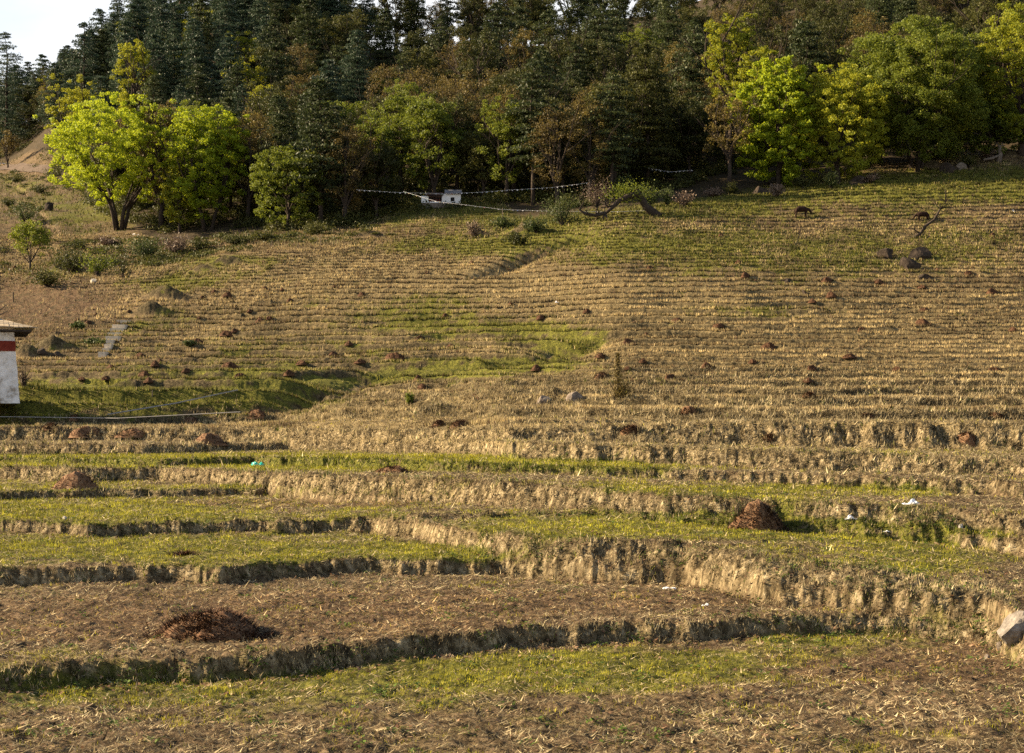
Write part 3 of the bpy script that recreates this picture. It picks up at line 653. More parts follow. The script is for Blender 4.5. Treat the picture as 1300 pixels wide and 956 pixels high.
hero('broadleaf_tree', 1258, 204, 122, 84, 'green', 'low dark green tree under the tall tree at the right edge', 'tree', 109, nclump=120, lowskirt=.1)
hero('broadleaf_tree', 925, 236, 18, 62, 'yellowgreen', 'tall slim yellow tipped tree rising behind the bright right group', 'tree', 110, Y=318, nclump=130, trunkh=.4, lowskirt=.35, openness=.2)
hero('broadleaf_tree', 965, 236, 62, 60, 'yellowgreen', 'golden topped tree directly behind the bright pale leafed tree', 'tree', 111, Y=312, nclump=110, trunkh=.35, lowskirt=.25)
hero('broadleaf_tree', 925, 243, 125, 66, 'rust', 'sparse leaning brown tree left of the bright right group', 'tree', 112, nclump=60, per=38, trunkh=.4, openness=.3, lowskirt=.35)
hero('broadleaf_tree', 38, 343, 276, 46, 'green', 'small lone green tree with a thin trunk on the left meadow', 'tree', 114, nclump=46, per=60, lsize=.15, csize=.75, lowskirt=.25, openness=.15)
hero('broadleaf_tree', 10, 214, 165, 30, 'rust', 'small bare brown tree standing beside the pale path at far left', 'tree', 115, nclump=24, per=40, lsize=.2, csize=.9, lowskirt=.3, openness=.2)
hero('broadleaf_tree', 95, 222, 100, 70, 'yellowgreen', 'hazy pale green tree behind the left shoulder of the domed bright tree', 'tree', 116, Y=430, nclump=110, lowskirt=.2, openness=.2)
hero('broadleaf_tree', 172, 190, 52, 46, 'yellowgreen', 'yellow leafed tree among the blue green conifers above the domed bright tree', 'tree', 117, Y=400, nclump=90, trunkh=.4, openness=.25, lowskirt=.3)
# the lit conifer in the middle of the wood
def heroconifer(px, row, top, width, mat, label, seed, Y=None, **kw):
    Yh = Y or float(hit(px, row)[0]); X = (px - 650) / F * Yh; zz = float(height(np.array([X]), np.array([Yh]))[0]); H = (HR - top) / F * Yh - zz
    p = conifer('pine', H, width / 2 / F * Yh, LM[mat], seed, **kw); HERO.append((px, Yh, width / 2)); return place_tree('conifer_tree', p, H, px, Yh, H, label, 'tree', None, 0)
heroconifer(822, 236, 54, 95, 'olive', 'broad olive conifer with sunlit tips standing forward in the middle of the wood', 120, whorls=50, per=60, lsize=.26, bare=.12)
heroconifer(105, 200, 26, 60, 'bluepine', 'blue green conifer at the left end of the ridge, its edge against the white sky', 121, Y=440, per=44, ragged=.35, bare=.05)
heroconifer(8, 190, 40, 62, 'bluepine', 'tall hazy blue conifer against the sky at the left edge', 122, Y=540, per=40, bare=.05)
# the wood
ZONES = [(60, 'above the domed bright tree at left'), (330, 'over the bright left trees'), (460, 'left of the white shrine'), (640, 'behind the white shrine'), (780, 'right of the white shrine'), (940, 'around the broad olive conifer'), (1100, 'behind the bright right group'), (1500, 'behind the big round dark tree')]
KIND_T = {'pine': ('conifer_tree', 'dark green conifer'), 'blue': ('conifer_tree', 'blue green conifer'), 'olive': ('broadleaf_tree', 'dull olive broadleaf tree'),
          'rust': ('broadleaf_tree', 'brown budded broadleaf tree'), 'green': ('broadleaf_tree', 'mid green broadleaf tree'), 'yellow': ('broadleaf_tree', 'yellow green broadleaf tree')}
HP = {'pine': [24,21,26], 'blue': [26,23,28], 'olive': [19,22,16], 'rust': [20,17], 'green': [18,21], 'yellow': [17]}
def zone(px, depth):
    z = ''
    for a, t in ZONES:
        if px >= a - 1: z = t
    if px < 60: z = 'on the hazy slope at far left'
    return z + (', front row' if depth < 22 else ', middle rows' if depth < 85 else ', high on the slope')
rt = random.Random(5); count = 0
def edge_px(px): return float(np.interp(px, [-120,0,60,130,200,300,350,440,500,560,620,650,700,800,900,970,1050,1130,1300,1420],
                                         [545,530,430,345,318,312,300,292,296,300,298,292,286,290,314,326,334,338,334,334]))
def kindfor(px, depth):
    r = rt.random()
    if px < 330 and depth > 40: return 'blue' if r < .75 else 'pine' if r < .9 else 'yellow'
    if px < 120: return 'blue' if r < .8 else 'olive'
    if px < 470: return ('rust' if r < .3 else 'olive' if r < .6 else 'green' if r < .75 else 'pine') if depth < 60 else ('blue' if r < .3 else 'pine' if r < .45 else 'olive' if r < .9 else 'rust')
    if px < 660: return ('rust' if r < .3 else 'olive' if r < .75 else 'pine' if r < .82 else 'green') if depth < 100 else ('pine' if r < .25 else 'olive' if r < .8 else 'rust')
    if px < 900: return 'pine' if r < .25 else 'olive' if r < .78 else 'green' if r < .84 else 'rust'
    return 'olive' if r < .6 else 'rust' if r < .82 else 'pine'
for depth, step in ((0, 33), (12, 36), (26, 36), (42, 38), (62, 38), (86, 38), (115, 38), (150, 38), (190, 40), (100.5, 30), (135.5, 30), (172.5, 30), (215.5, 30), (185.25, 32), (205.25, 34), (232.5, 38)):
    px = -90 + rt.uniform(0, 20)
    while px < 1400:
        e = edge_px(px); Y = e + depth + rt.uniform(-6, 7) * (1 if depth else .4)
        if depth % 1 == .25 and not 300 < px < 680: px += step; continue
        if depth % 1 == .5 and depth != 232.5 and (px < 115 or px > 450): px += step; continue
        if depth == 232.5 and px < 600: px += step; continue
        ok = True
        for (hx, hy, hw) in HERO:
            if abs(px - hx) < hw * .75 and Y < hy + 8: ok = False
        if depth == 0 and 515 < px < 600: ok = rt.random() < .2
        if px < 62 and Y < 560: ok = False
        if Y < 320 and 845 < px < 900: ok = ok and rt.random() < .5
        if 62 <= px < 125 and Y < 430: ok = False
        if ok:
            k = kindfor(px, depth); vi = rt.randrange(len(PROTO[k])); base = HP[k][vi]
            H = base * rt.uniform(.8, 1.12)
            if px > 640 and k == 'pine': H *= 1.0
            if 440 < px < 640 and depth > 110: H *= .9
            if px < 125 and depth >= 0 and Y > 500: H *= .95
            nm, kl = KIND_T[k]; zn = zone(px, depth)
            place_tree(nm, PROTO[k][vi], base, px, Y, H, kl + ' ' + zn, 'tree', kl + 's ' + zn.split(',')[0] + (', ' + zn.split(', ')[1]), wscale=rt.uniform(.85, 1.15)); count += 1
        px += step * rt.uniform(.75, 1.3)
print('forest trees', count)
for i, (px, Y, k, H) in enumerate([(-14,560,'blue',26),(24,585,'blue',24),(38,560,'olive',17),(52,600,'blue',25),(66,575,'olive',17),(80,555,'blue',20),(92,590,'blue',22),(104,520,'olive',16),(118,540,'blue',22),(70,520,'rust',13),(86,500,'olive',14),(112,480,'olive',15),(55,548,'olive',12),(30,548,'olive',12),(-2,600,'olive',18),(128,500,'blue',20),(98,470,'olive',12),(45,575,'blue',18),(14,552,'olive',11)]):
    nm, kl = KIND_T[k]; vi = i % len(PROTO[k]); place_tree(nm, PROTO[k][vi], HP[k][vi], px, Y, H, kl + ' in the dark hazy stand above the far left path', 'tree', kl + 's above the far left path', wscale=1.15)
# understorey of the wood: one mass of bushes along and behind its edge
def undergrowth():
    cs = []; nr = np.random.default_rng(9); P = nr.uniform(60, 1400, 2600); E_ = np.array([edge_px(p) for p in P])
    Y = np.where(nr.random(2600) < .75, E_ + nr.uniform(-7, 60, 2600), E_ + nr.uniform(60, 220, 2600)); k = ~((P > 470) & (P < 700) & (Y < 293)) & ~((P < 300) & (Y < 312)); P, Y = P[k], Y[k]
    X = (P - 650) / F * Y; Zg = height(X, Y, detail=False) + EYE
    P2 = np.concatenate([nr.uniform(66, 330, 230), nr.uniform(0, 66, 60), nr.uniform(340, 500, 60), nr.uniform(-40, 125, 420)]); Y2 = np.concatenate([nr.uniform(256, 300, 230), nr.uniform(262, 470, 60), nr.uniform(268, 290, 60), nr.uniform(528, 660, 420)]); X2 = (P2 - 650) / F * Y2
    Z2 = height(X2, Y2, detail=False) + EYE
    for x, y, z in zip(X2, Y2, Z2):
        rr = nr.uniform(.4, 1.25) * (2.4 if y > 500 else 1); k = int(90 * rr); q = nr.normal(0, 1, (k, 3)); q /= np.linalg.norm(q, axis=1)[:, None]; q *= nr.random((k, 1)) ** .4
        q[:, 2] = np.abs(q[:, 2]) * .7; q[:, 0] *= 1.6; cs.append(np.array([x, y, z]) + q * rr)
    for x, y, z in zip(X, Y, Zg):
        rr = nr.uniform(.8, 2.9); k = int(85 * rr); q = nr.normal(0, 1, (k, 3)); q /= np.linalg.norm(q, axis=1)[:, None]; q *= nr.random((k, 1)) ** .4
        q[:, 2] = np.abs(q[:, 2]) * nr.uniform(.6, 1.1); cs.append(np.array([x, y, z]) + q * rr)
    return leaves_mesh('undergrowth', np.concatenate(cs), .2, LM['olive'], 0, .2, 4)
tag(obj('undergrowth', undergrowth()), 'dark bushes filling the floor of the wood', 'undergrowth', kind='stuff')

# ------------------------------------------------------------------ shrubs, dead wood
def shrub_mesh(seed, Rr, H, lsize, mat, stems=9, per=60, spiky=False):
    r = random.Random(seed); nr = np.random.default_rng(seed); mb = MB(); pts = []
    for k in range(stems):
        a = r.uniform(0, 6.28); s = r.uniform(.2, 1); e = Vector((math.cos(a) * Rr * s, math.sin(a) * Rr * s, H * (1.05 - .5 * s * s) * r.uniform(.75, 1)))
        mid = e * .5 + Vector((r.uniform(-.1, .1), r.uniform(-.1, .1), .1 * H))
        mb.tube([(0, 0, -.2), mid, e], [.03 + H * .012, .03, .012], 4, cap=False)
        q = nr.normal(0, 1, (per, 3)) * np.array([Rr * .22, Rr * .22, H * .15]); f = nr.random((per, 1)) * .75 + .25
        pts.append(np.array(e)[None] * f + q * f)
    pts = np.concatenate(pts); pts[:, 2] = np.maximum(pts[:, 2], .03)
    return mb.mesh('shrub_stems', M['bark'], True), leaves_mesh('shrub_leaves', pts, lsize, mat, 0, .2, seed, aspect=.3 if spiky else .6)
def shrub(px, row, wpx, hpx, mat, label, seed, name='shrub', **kw):
    X, Y, z = pos(px, row); kw.setdefault('stems', 9 + wpx // 5); kw.setdefault('per', 75); p = shrub_mesh(seed, wpx / 2 / F * Y, hpx / F * Y, kw.pop('lsize', .15), LM[mat], **kw)
    e = empty(name, (X, Y, z - .05), label, 'shrub'); obj('stem', p[0], e); obj('foliage', p[1], e); return e
shrub(30, 492, 24, 26, 'drybush', 'twiggy bare bush beside the corner of the white house', 1, lsize=.06, per=8, stems=20)
shrub(30, 282, 44, 26, 'bush', 'grey green round shrub on the far left meadow above the lone tree', 2)
shrub(88, 346, 56, 34, 'olive', 'dark low shrub right of the small lone meadow tree', 3)
shrub(124, 350, 60, 34, 'green', 'spreading green shrub with several crooked stems', 4, stems=14)
shrub(156, 352, 44, 30, 'olive', 'open shrub with bare crooked stems above the ploughed plot', 5, stems=8, per=40)
shrub(62, 364, 70, 24, 'olive', 'low dark scrub on the bank over the ploughed plot', 6)
shrub(185, 328, 60, 26, 'bush', 'low scrub under the domed bright tree', 7)
shrub(225, 322, 60, 24, 'drybush', 'brownish brush below the two bright left trees', 8)
shrub(758, 264, 50, 38, 'drybush', 'round rust brown thorn bush behind the fallen tree', 9, per=110, stems=16, lsize=.09)
shrub(795, 250, 36, 30, 'bush', 'blue green bush at the top of the fallen tree', 10, per=80)
shrub(715, 287, 76, 42, 'bush', 'pale grey green feathery bush left of the fallen tree', 11, per=90, stems=18, spiky=True, lsize=.2)
shrub(825, 262, 30, 26, 'bush', 'upright feathery bush right of the rusty thorn bush', 12, spiky=True, lsize=.2)
shrub(847, 262, 22, 26, 'bush', 'narrow feathery bush near the pale brushwood', 13, spiky=True, lsize=.2)
shrub(868, 262, 34, 20, 'drybush', 'pinkish dry brush at the upper edge of the right field', 14)
shrub(600, 302, 26, 22, 'drybush', 'dry tussock on the bank below the white shrine', 15, spiky=True, lsize=.2)
shrub(985, 250, 30, 16, 'drybush', 'grey brush at the foot of the bright right tree', 16)
shrub(1055, 240, 24, 24, 'bush', 'pale feathery bush below the yellow green right tree', 17, spiky=True, lsize=.2)
shrub(1255, 205, 26, 24, 'drybush', 'reddish brush under the trees at the upper right corner of the field', 18)
shrub(520, 512, 12, 16, 'green', 'small green tussock on the beige slope', 19, lsize=.07)
shrub(660, 312, 36, 20, 'olive', 'dark scrub on the grassy bank right of the shrine', 20)
for i, (px, row, wp, hp, mt, lb) in enumerate([(20,232,34,12,'olive','dark scrub strip just below the far left path'),(52,246,26,12,'olive','dark round bush below the right end of the far left path'),(45,300,24,10,'bush','grey green low bush between the lone tree and the domed tree'),(10,262,26,10,'olive','dark low bush on the far left meadow edge'),
 (100,318,34,14,'olive','dark bush under the outer branches of the domed tree'),(135,312,30,12,'drybush','dry brush at the left foot of the domed tree'),(255,318,34,16,'olive','dark bush under the tall narrow tree'),(300,312,40,16,'olive','dark bush between the tall narrow and the rounded green trees'),(335,306,30,14,'olive','dark bush at the left foot of the rounded green tree'),
 (400,300,40,18,'olive','dark bush right of the rounded green tree'),(430,288,34,18,'olive','dark bush at the wood edge beside the fallen pale limb'),(470,276,34,16,'olive','dark bush at the wood edge left of the shrine'),(240,440,22,7,'bush','low green weeds along the stone steps'),(100,420,26,10,'bush','low green weeds on the ruined bank at left'),(120,440,30,9,'bush','low green weeds left of the stone steps'),
 (640,290,34,16,'bush','grey green bush on the grassy knoll right of the shrine'),(680,296,40,18,'bush','dark green bush on the knoll left of the feathery bush'),(905,250,26,12,'drybush','dry brush at the foot of the leaning brown tree'),(1105,232,30,10,'drybush','dry weeds on the crest left of the grass mound'),(930,246,26,14,'olive','dark bush under the leaning brown tree'),(1020,240,36,16,'olive','dark bush between the bright right trees'),(1230,212,36,16,'olive','dark bush under the big round tree at right')]):
    shrub(px, row, wp, hp, mt, lb, 60 + i)
# tall stalky plant with a bushy foot in the middle
X, Y, z = pos(784, 505)
e = empty('stalk_plant', (X, Y, z), 'tall dark stalk with a bushy foot and long shadow on the middle terraces', 'plant')
mb = MB(); mb.tube([(0,0,-.2),(0,0,1.4),(-.05,0,2.6)], [.05,.04,.02], 5); mb.tube([(0,0,0),(-.5,-.1,.9)], [.03,.015], 4); obj('stem', mb.mesh('stalk', M['bark']), e)
nr = np.random.default_rng(3); tt = nr.random(900); pts = np.stack([nr.normal(0, 1, 900) * (.05 + .14 * (1 - tt)), nr.normal(0, 1, 900) * (.05 + .14 * (1 - tt)), tt * 2.75], -1)
q = nr.normal(0, 1, (700, 3)) * np.array([.28, .25, .32]) + np.array([.35, 0, .4]); q[:, 2] = np.abs(q[:, 2]); pts = np.concatenate([pts, q])
obj('foliage', leaves_mesh('stalk_leaves', pts, .075, LM['rust'], 0, .3, 5, aspect=.4), e)

def branchy(mb, P, rads, r, n=5, L=.8, depth=1):
    mb.tube(P, rads, 6)
    for k in range(n):
        i = r.randrange(1, len(P)); a = r.uniform(0, 6.28); d = Vector((math.cos(a), math.sin(a) * .4, r.uniform(-.1, .9))).normalized() * L * r.uniform(.5, 1)
        p0 = Vector(P[i]); p1 = p0 + d * .5 + Vector((0, 0, .1)); p2 = p0 + d
        mb.tube([p0, p1, p2], [rads[i] * .5, rads[i] * .35, .01], 4)
        if depth: 
            for _ in range(2): mb.tube([p1, p1 + Vector((r.uniform(-.4, .4), r.uniform(-.2, .2), r.uniform(0, .5))) * L], [rads[i] * .25, .01], 3)
r = random.Random(12)
def scr(px, row, Y): return Vector(((px - 650) / F * Y, 0, (HR - row) / F * Y + EYE))
X, Y, z = pos(832, 272); e = empty('fallen_tree', (X, Y, z), 'gnarled dark fallen tree arching over the grass at the upper edge of the field', 'dead tree')
def L2(px, row, dy=0): v = scr(px, row, Y); return (v.x - X, dy, v.z - z)
mb = MB(); mb.tube([L2(836,276), L2(820,262), L2(812,248), L2(808,240)], [.85,.66,.52,.36], 8); obj('trunk', mb.mesh('fallen_trunk', M['bark'], True), e)
mb = MB(); branchy(mb, [L2(812,246), L2(797,250,-.5), L2(784,257,-1), L2(775,266,-1.2), L2(768,272,-1.5)], [.6,.5,.42,.34,.28], r, 9, 2.2); obj('limb', mb.mesh('fallen_limb', M['bark'], True), e)
mb = MB(); branchy(mb, [L2(768,272,-1.5), L2(755,275,-1.5), L2(742,273,-1.6), L2(735,268,-1.6), L2(741,256,-1.6)], [.32,.28,.24,.18,.08], r, 8, 1.8); obj('limb', mb.mesh('fallen_limb_pale', M['bark'], True), e)
mb = MB(); branchy(mb, [L2(768,272,-1.5), L2(763,283,-1.8), L2(757,292,-2), L2(748,294,-2.2)], [.2,.18,.14,.1], r, 4, 1.2); mb.tube([L2(768,272,-1.5), L2(771,285,-2), L2(776,296,-2.2)], [.18,.16,.12], 6); obj('limb', mb.mesh('fallen_limb_prop', M['bark'], True), e)
mb = MB(); branchy(mb, [L2(776,297,-2.2), L2(787,288,-2), L2(800,280,-1.8), L2(810,276,-1.6)], [.28,.24,.2,.08], r, 6, 1.0); obj('limb', mb.mesh('fallen_limb_low', M['bark'], True), e)
nr = np.random.default_rng(8); pts = np.array(L2(800,245))[None] + nr.normal(0, 1, (1500, 3)) * np.array([1.9, .8, .8]); obj('foliage', leaves_mesh('fallen_leaves_tuft', pts, .15, LM['green'], 0, .3, 6), e)
X, Y, z = pos(1160, 302); e = empty('dead_branch', (X, Y, z), 'long bare dead branch leaning up beside the right hand dark cow', 'dead branch')
mb = MB(); branchy(mb, [(-.4,0,-.2), L2(1168,297), L2(1176,286), L2(1186,279), L2(1193,266), L2(1201,256), L2(1200,240)], [.3,.26,.22,.19,.15,.11,.05], r, 16, 2.4); obj('limb', mb.mesh('dead_branch', M['bark'], True), e)
X, Y, z = pos(425, 268); e = empty('dead_branch', (X, Y, z), 'pale fallen limb lying in the shade left of the white shrine', 'dead branch')
mb = MB(); branchy(mb, [(-1.5,0,.3),(0,0,.9),(2,0,1.3),(4,0,.5)], [.16,.14,.1,.04], r, 5, 1.6); obj('limb', mb.mesh('fallen_branch', M['barkpale'], True), e)
X, Y, z = pos(1268, 206); e = empty('tree_stump', (X, Y, z), 'pale leaning stump with a broken limb at the upper right corner of the field', 'stump')
mb = MB(); branchy(mb, [(0,0,-.3),(.3,0,1.4),(.1,0,2.9)], [.5,.4,.3], r, 4, 1.4); mb.tube([(-3,-.5,.2),(-1.4,-.3,.5),(0,-.2,1.1)], [.25,.25,.2], 6); obj('trunk', mb.mesh('stump', M['barkpale'], True), e)

# ------------------------------------------------------------------ rocks
def rock_mesh(w, d, h, seed, mat):
    r = np.random.default_rng(seed); import bmesh
    bm = bmesh.new(); bmesh.ops.create_icosphere(bm, subdivisions=3, radius=1)
    cuts = r.normal(0, 1, (9, 3)); cuts /= np.linalg.norm(cuts, axis=1)[:, None]; cd = r.uniform(.42, .8, 9)
    for v in bm.verts:
        p = np.array(v.co)
        for c, dd in zip(cuts, cd):
            t = p @ c
            if t > dd: p = p - c * (t - dd)
        p = p * (1 + .22 * float(fbm(np.array([p[0] * 2 + seed]), np.array([p[1] * 2 + p[2] * 3]), seed, 3)[0]))
        v.co = (p[0] * w / 2, p[1] * d / 2, p[2] * h)
    me = bpy.data.meshes.new('boulder'); bm.to_mesh(me); bm.free(); me.materials.append(mat); return me
def rock(px, row, wpx, hpx, label, seed, mat='rock', rz=0):
    X, Y, z = pos(px, row); w = wpx / F * Y; h = hpx / F * Y
    o = obj('boulder', rock_mesh(w, w * .8, h * .85, seed, M[mat]), loc=(X, Y + w * .25, z + h * .1)); o.rotation_euler.z = rz
    return tag(o, label, 'rock')
rock(1155, 343, 36, 18, 'large flat topped dark boulder, lowest big one of the cluster in the right field', 1, 'rockdark')
rock(1168, 329, 34, 20, 'dark slanted boulder just above the flat topped one in the right field', 2, 'rockdark')
rock(1126, 328, 26, 16, 'dark boulder at the left of the cluster in the right field', 3, 'rockdark')
rock(1175, 357, 20, 10, 'small dark rock below the right field boulder cluster', 4, 'rockdark')
rock(1090, 234, 26, 14, 'grey pyramid shaped rock on the crest left of the grass mound', 5, 'rockdark')
rock(1203, 220, 24, 14, 'dark rock on the crest under the big round tree', 6, 'rockdark')
rock(1221, 217, 16, 10, 'small pale rock beside the crest rock under the round tree', 7, 'rock')
rock(968, 247, 34, 18, 'pale weathered rock at the foot of the bright right tree', 8, 'rockdark')
rock(1050, 358, 14, 8, 'small mossy stone in the right field, left of the boulder cluster', 9, 'rockdark')
rock(1000, 362, 30, 8, 'long low mossy rock in the right field', 10, 'rockdark')
rock(1022, 375, 10, 7, 'small round stone below the long mossy rock', 11, 'rockdark')
rock(1298, 813, 66, 36, 'big pale grey boulder half in view at the lower right edge', 23, 'rockmid', .3)
rock(735, 508, 34, 12, 'brown clod sticking out of the broken bank in the middle', 13, 'rock')
rock(690, 511, 30, 12, 'earthy boulder at the left of the broken middle bank', 14, 'rock')
rock(62, 224+0, 10, 8, 'small dark stone near the far left path', 15, 'rockdark')
rock(62, 268, 14, 14, 'dark rounded boulder left of the domed bright tree', 16, 'rockdark')
rock(82, 657+3, 8, 5, 'small white stone on the left green terrace lip', 17, 'rockpale')
rock(1221, 671, 7, 7, 'small upright pale stone on the right green terrace', 18, 'rockpale')
rock(119, 360, 10, 8, 'square orange brown block beside the crooked stem shrubs', 19, 'step')
rock(1270, 828, 12, 9, 'brown earth clod left of the big pale boulder foot', 20, 'rock')
rock(1253, 838, 10, 8, 'darker earth clod on the bare soil below the big pale boulder', 21, 'rock')
rock(52, 452, 18, 12, 'dark earthy boulder above the hedge behind the white house', 22, 'rockdark')
rock(70, 455, 16, 9, 'round dark boulder, right one of the pair behind the white house', 23, 'rockdark')

# ------------------------------------------------------------------ compost heaps
def heap_mesh(w, h, seed, bits, bitlen):
    r = np.random.default_rng(seed); nr_, na = 14, 28; vs = [(0, 0, h)]; V = []
    ph = r.uniform(0, 6.28, 4)
    def hz(rr, a): 
        k = 1 + .16 * np.sin(a * 2 + ph[0]) + .12 * np.sin(a * 3 + ph[1]) + .06 * np.sin(a * 7 + ph[2])
        q = rr / k; return h * np.clip((1 - q ** 2.1), -.05, 1) * (1 + .22 * np.sin(a * 2 + ph[3]) * q)
    mb = MB(); ring = [[None] * na for _ in range(nr_ + 1)]; verts = []
    for i in range(nr_ + 1):
        for j in range(na):
            rr = 1.15 * i / nr_; a = 6.28318 * j / na; x = math.cos(a) * rr * w / 2; y = math.sin(a) * rr * w / 2 * .85
            z = float(hz(rr, a)) + (float(fbm(np.array([x * 3.5 + seed]), np.array([y * 3.5]), seed, 3)[0]) * .55 * h * (1 if i else .5))
            verts.append((x, y, z if i < nr_ else -.15))
    faces = [(i * na + j, i * na + (j + 1) % na, (i + 1) * na + (j + 1) % na, (i + 1) * na + j) for i in range(nr_) for j in range(na)]
    n = bits; a = r.uniform(0, 6.28, n); rr = np.sqrt(r.random(n)) * 1.12
    x = np.cos(a) * rr * w / 2; y = np.sin(a) * rr * w / 2 * .85; z = np.array([float(hz(q, b)) for q, b in zip(rr, a)])
    b0 = len(verts)
    da = a + r.normal(0, 1.2, n); L = bitlen * r.uniform(.4, 1.3, n); up = r.uniform(-.25, .6, n)
    for k in range(n):
        wv = L[k] * .10; px_, py_ = -math.sin(da[k]) * wv, math.cos(da[k]) * wv
        zz = max(z[k], 0)
        verts += [(x[k] - px_, y[k] - py_, zz - .01), (x[k] + px_, y[k] + py_, zz - .01), (x[k] + math.cos(da[k]) * L[k], y[k] + math.sin(da[k]) * L[k], zz + up[k] * L[k] + .03)]
        faces.append((b0 + 3 * k, b0 + 3 * k + 1, b0 + 3 * k + 2))
    me = bpy.data.meshes.new('compost_heap'); me.from_pydata(verts, [], faces); me.update(); me.materials.append(M['pilebits']); return me
def pile_mat():
    m, nt, out = newmat('dry_bracken_compost'); g = N(nt, 'ShaderNodeNewGeometry'); tc = N(nt, 'ShaderNodeTexCoord')
    n = noise(nt, tc.outputs['Object'], 9, 6, .7); f = mth(nt, 'ADD', mth(nt, 'MULTIPLY', g.outputs['Random Per Island'], .55), mth(nt, 'MULTIPLY', n, .5))
    c = ramp(nt, f, [(.2,(.012,.006,.004)),(.5,(.06,.03,.016)),(.74,(.15,.078,.04)),(.95,(.36,.26,.15))])
    p = N(nt, 'ShaderNodeBsdfPrincipled'); p.inputs['Roughness'].default_value = .9; p.inputs['Specular IOR Level'].default_value = .15; nt.links.new(c, p.inputs['Base Color'])
    b = N(nt, 'ShaderNodeBump'); b.inputs['Strength'].default_value = .9; b.inputs['Distance'].default_value = .06; nt.links.new(n, b.inputs['Height']); nt.links.new(b.outputs[0], p.inputs['Normal'])
    nt.links.new(p.outputs[0], out.inputs[0]); return m
M['pilebits'] = pile_mat()
NEARP = [ # px, base row, width px, height px, label
 (258,812,152,31,'wide low heap of dark brown bracken on the nearest bare terrace'),
 (966,674,74,34,'tall round brown heap on the right green terrace'),
 (93,622,68,22,'reddish brown heap on the left lower terrace, in front of a beige bank'),
 (262,563,46,12,'dark heap right of the flat heaps on the left upper terrace'),
 (107,554,40,11,'dark brown heap above the reddish left heap'),
 (165,553,42,8,'flat spread heap between two taller ones on the left upper terrace'),
 (94,534,18,6,'small heap at the foot of the green bank near the white house'),
 (240,535,30,6,'flat heap under the end of the long pole on the green bank'),
 (324,531,28,9,'rounded reddish heap at the right end of the green bank'),
 (63,547,20,6,'small flat heap left of the dark heap above the reddish left heap'),
 (557,542,22,9,'round dark heap, left one of the pair on the middle terrace'),
 (584,543,28,9,'round dark heap, right one of the pair on the middle terrace'),
 (498,602,50,9,'low spread of dry brushwood on the green middle terrace'),
 (802,551,26,10,'brown heap alone below the tall dark stalk'),
 (764,482,18,9,'brown heap close left of the tall dark stalk'),
 (876,526,28,9,'flat reddish heap right of the stalk shadow'),
 (1229,566,40,15,'broad brown heap on the pale bank near the right edge'),
 (978,559,24,9,'dark heap on the pale slope above the tall round heap'),
 (1100,530,26,6,'low dark heap on the thick terrace lip, right of centre'),
 (1265,532,22,7,'low dark heap on the thick terrace lip near the right edge'),
 (1028,507,16,7,'orange brown heap high on the thick right terraces'),
 (232,706,34,5,'thin black smear of compost on the left green terrace')]
FARP = [(536,494,12),(383,462,14),(367,476,14),(457,461,14),(500,456,20),(602,504,8),(531,483,12),(681,469,14),(762,456,14),(852,482,16),(816,461,10),(896,467,12),(955,460,12),(797,468,10),
 (1079,455,14),(1138,470,12),(1262,471,16),(1031,470,10),(1026,486,14),(976,446,16),(1094,420,10),(1079,398,10),(1055,377,12),(1049,359,12),(1115,358,10),(1123,363,9),(1259,372,14),(1170,367,10),(1173,396,14),(1170,411,18),(1286,420,12),(1031,384,9),
 (912,416,12),(820,428,10),(797,438,12),(860,410,14),(686,406,10),(946,352,10),(825,342,8),(937,335,8),
 (368,382,8),(430,357,6),(425,364,6),(381,363,8),(358,369,6),(375,372,6),(336,367,6),(459,376,9),(342,405,7),(330,411,12),(443,438,11),(423,450,11),(495,358,8),(543,347,6),(599,334,6),(565,403,9),(572,439,9),(335,333,5),(533,432,12),
 (164,396,7),(98,407,7),(122,400,6),(298,420,10),(317,396,8),(253,404,6),(287,427,12),(251,436,12),(317,454,10),(141,467,11),(292,369,7),(272,372,7),(257,379,6),(112,412,8),(178,453,14),(289,378,10),(8,306,6),(19,342,6),
 (197,466,12),(237,471,12),(291,470,18),(183,478,14),(188,485,12),(135,485,10),(104,485,10),(305,479,12),(203,460,9),(648,389,7),(745,398,8),(1190,345,8),(1230,350,8),(915,300,7),(1260,300,7)]
for i, (px, row, wp, hp, lab) in enumerate(NEARP):
    X, Y, z = pos(px, row); w = wp / F * Y; h = hp / F * Y
    big = w > .9 and Y < 60
    o = obj('compost_heap', heap_mesh(w, h, 40 + i, 5200 if i == 0 else 3000 if big else 900, .16 if big else .2), loc=(X, Y + w * .3, z - .03)); tag(o, lab, 'compost heap')
hp_ = [heap_mesh(1.2, .62, 90 + i, 260, .22) for i in range(4)]
def pzone(px, row):
    a = 'far left field' if px < 230 else 'field below the left trees' if px < 520 and row < 415 else 'slope above the green bank' if px < 400 else 'slope around the gully' if px < 720 else 'right field under the boulder cluster' if px > 960 and row < 425 else 'thick lower terraces of the right field' if px > 900 and row > 440 else 'middle of the right field'
    return a
for i, (px, row, wp) in enumerate(FARP):
    X, Y, z = pos(px, row); w = wp / F * Y * 1.1; zn = pzone(px, row)
    o = obj('compost_heap', hp_[i % 4], loc=(X, Y, z - .02)); s = w / 1.2; o.scale = (s * rt.uniform(.85, 1.2), s, s * rt.uniform(.55, .95)); o.rotation_euler.z = rt.uniform(0, 6)
    tag(o, 'small dark brown compost heap on the ' + zn, 'compost heap', 'small heaps on the ' + zn)

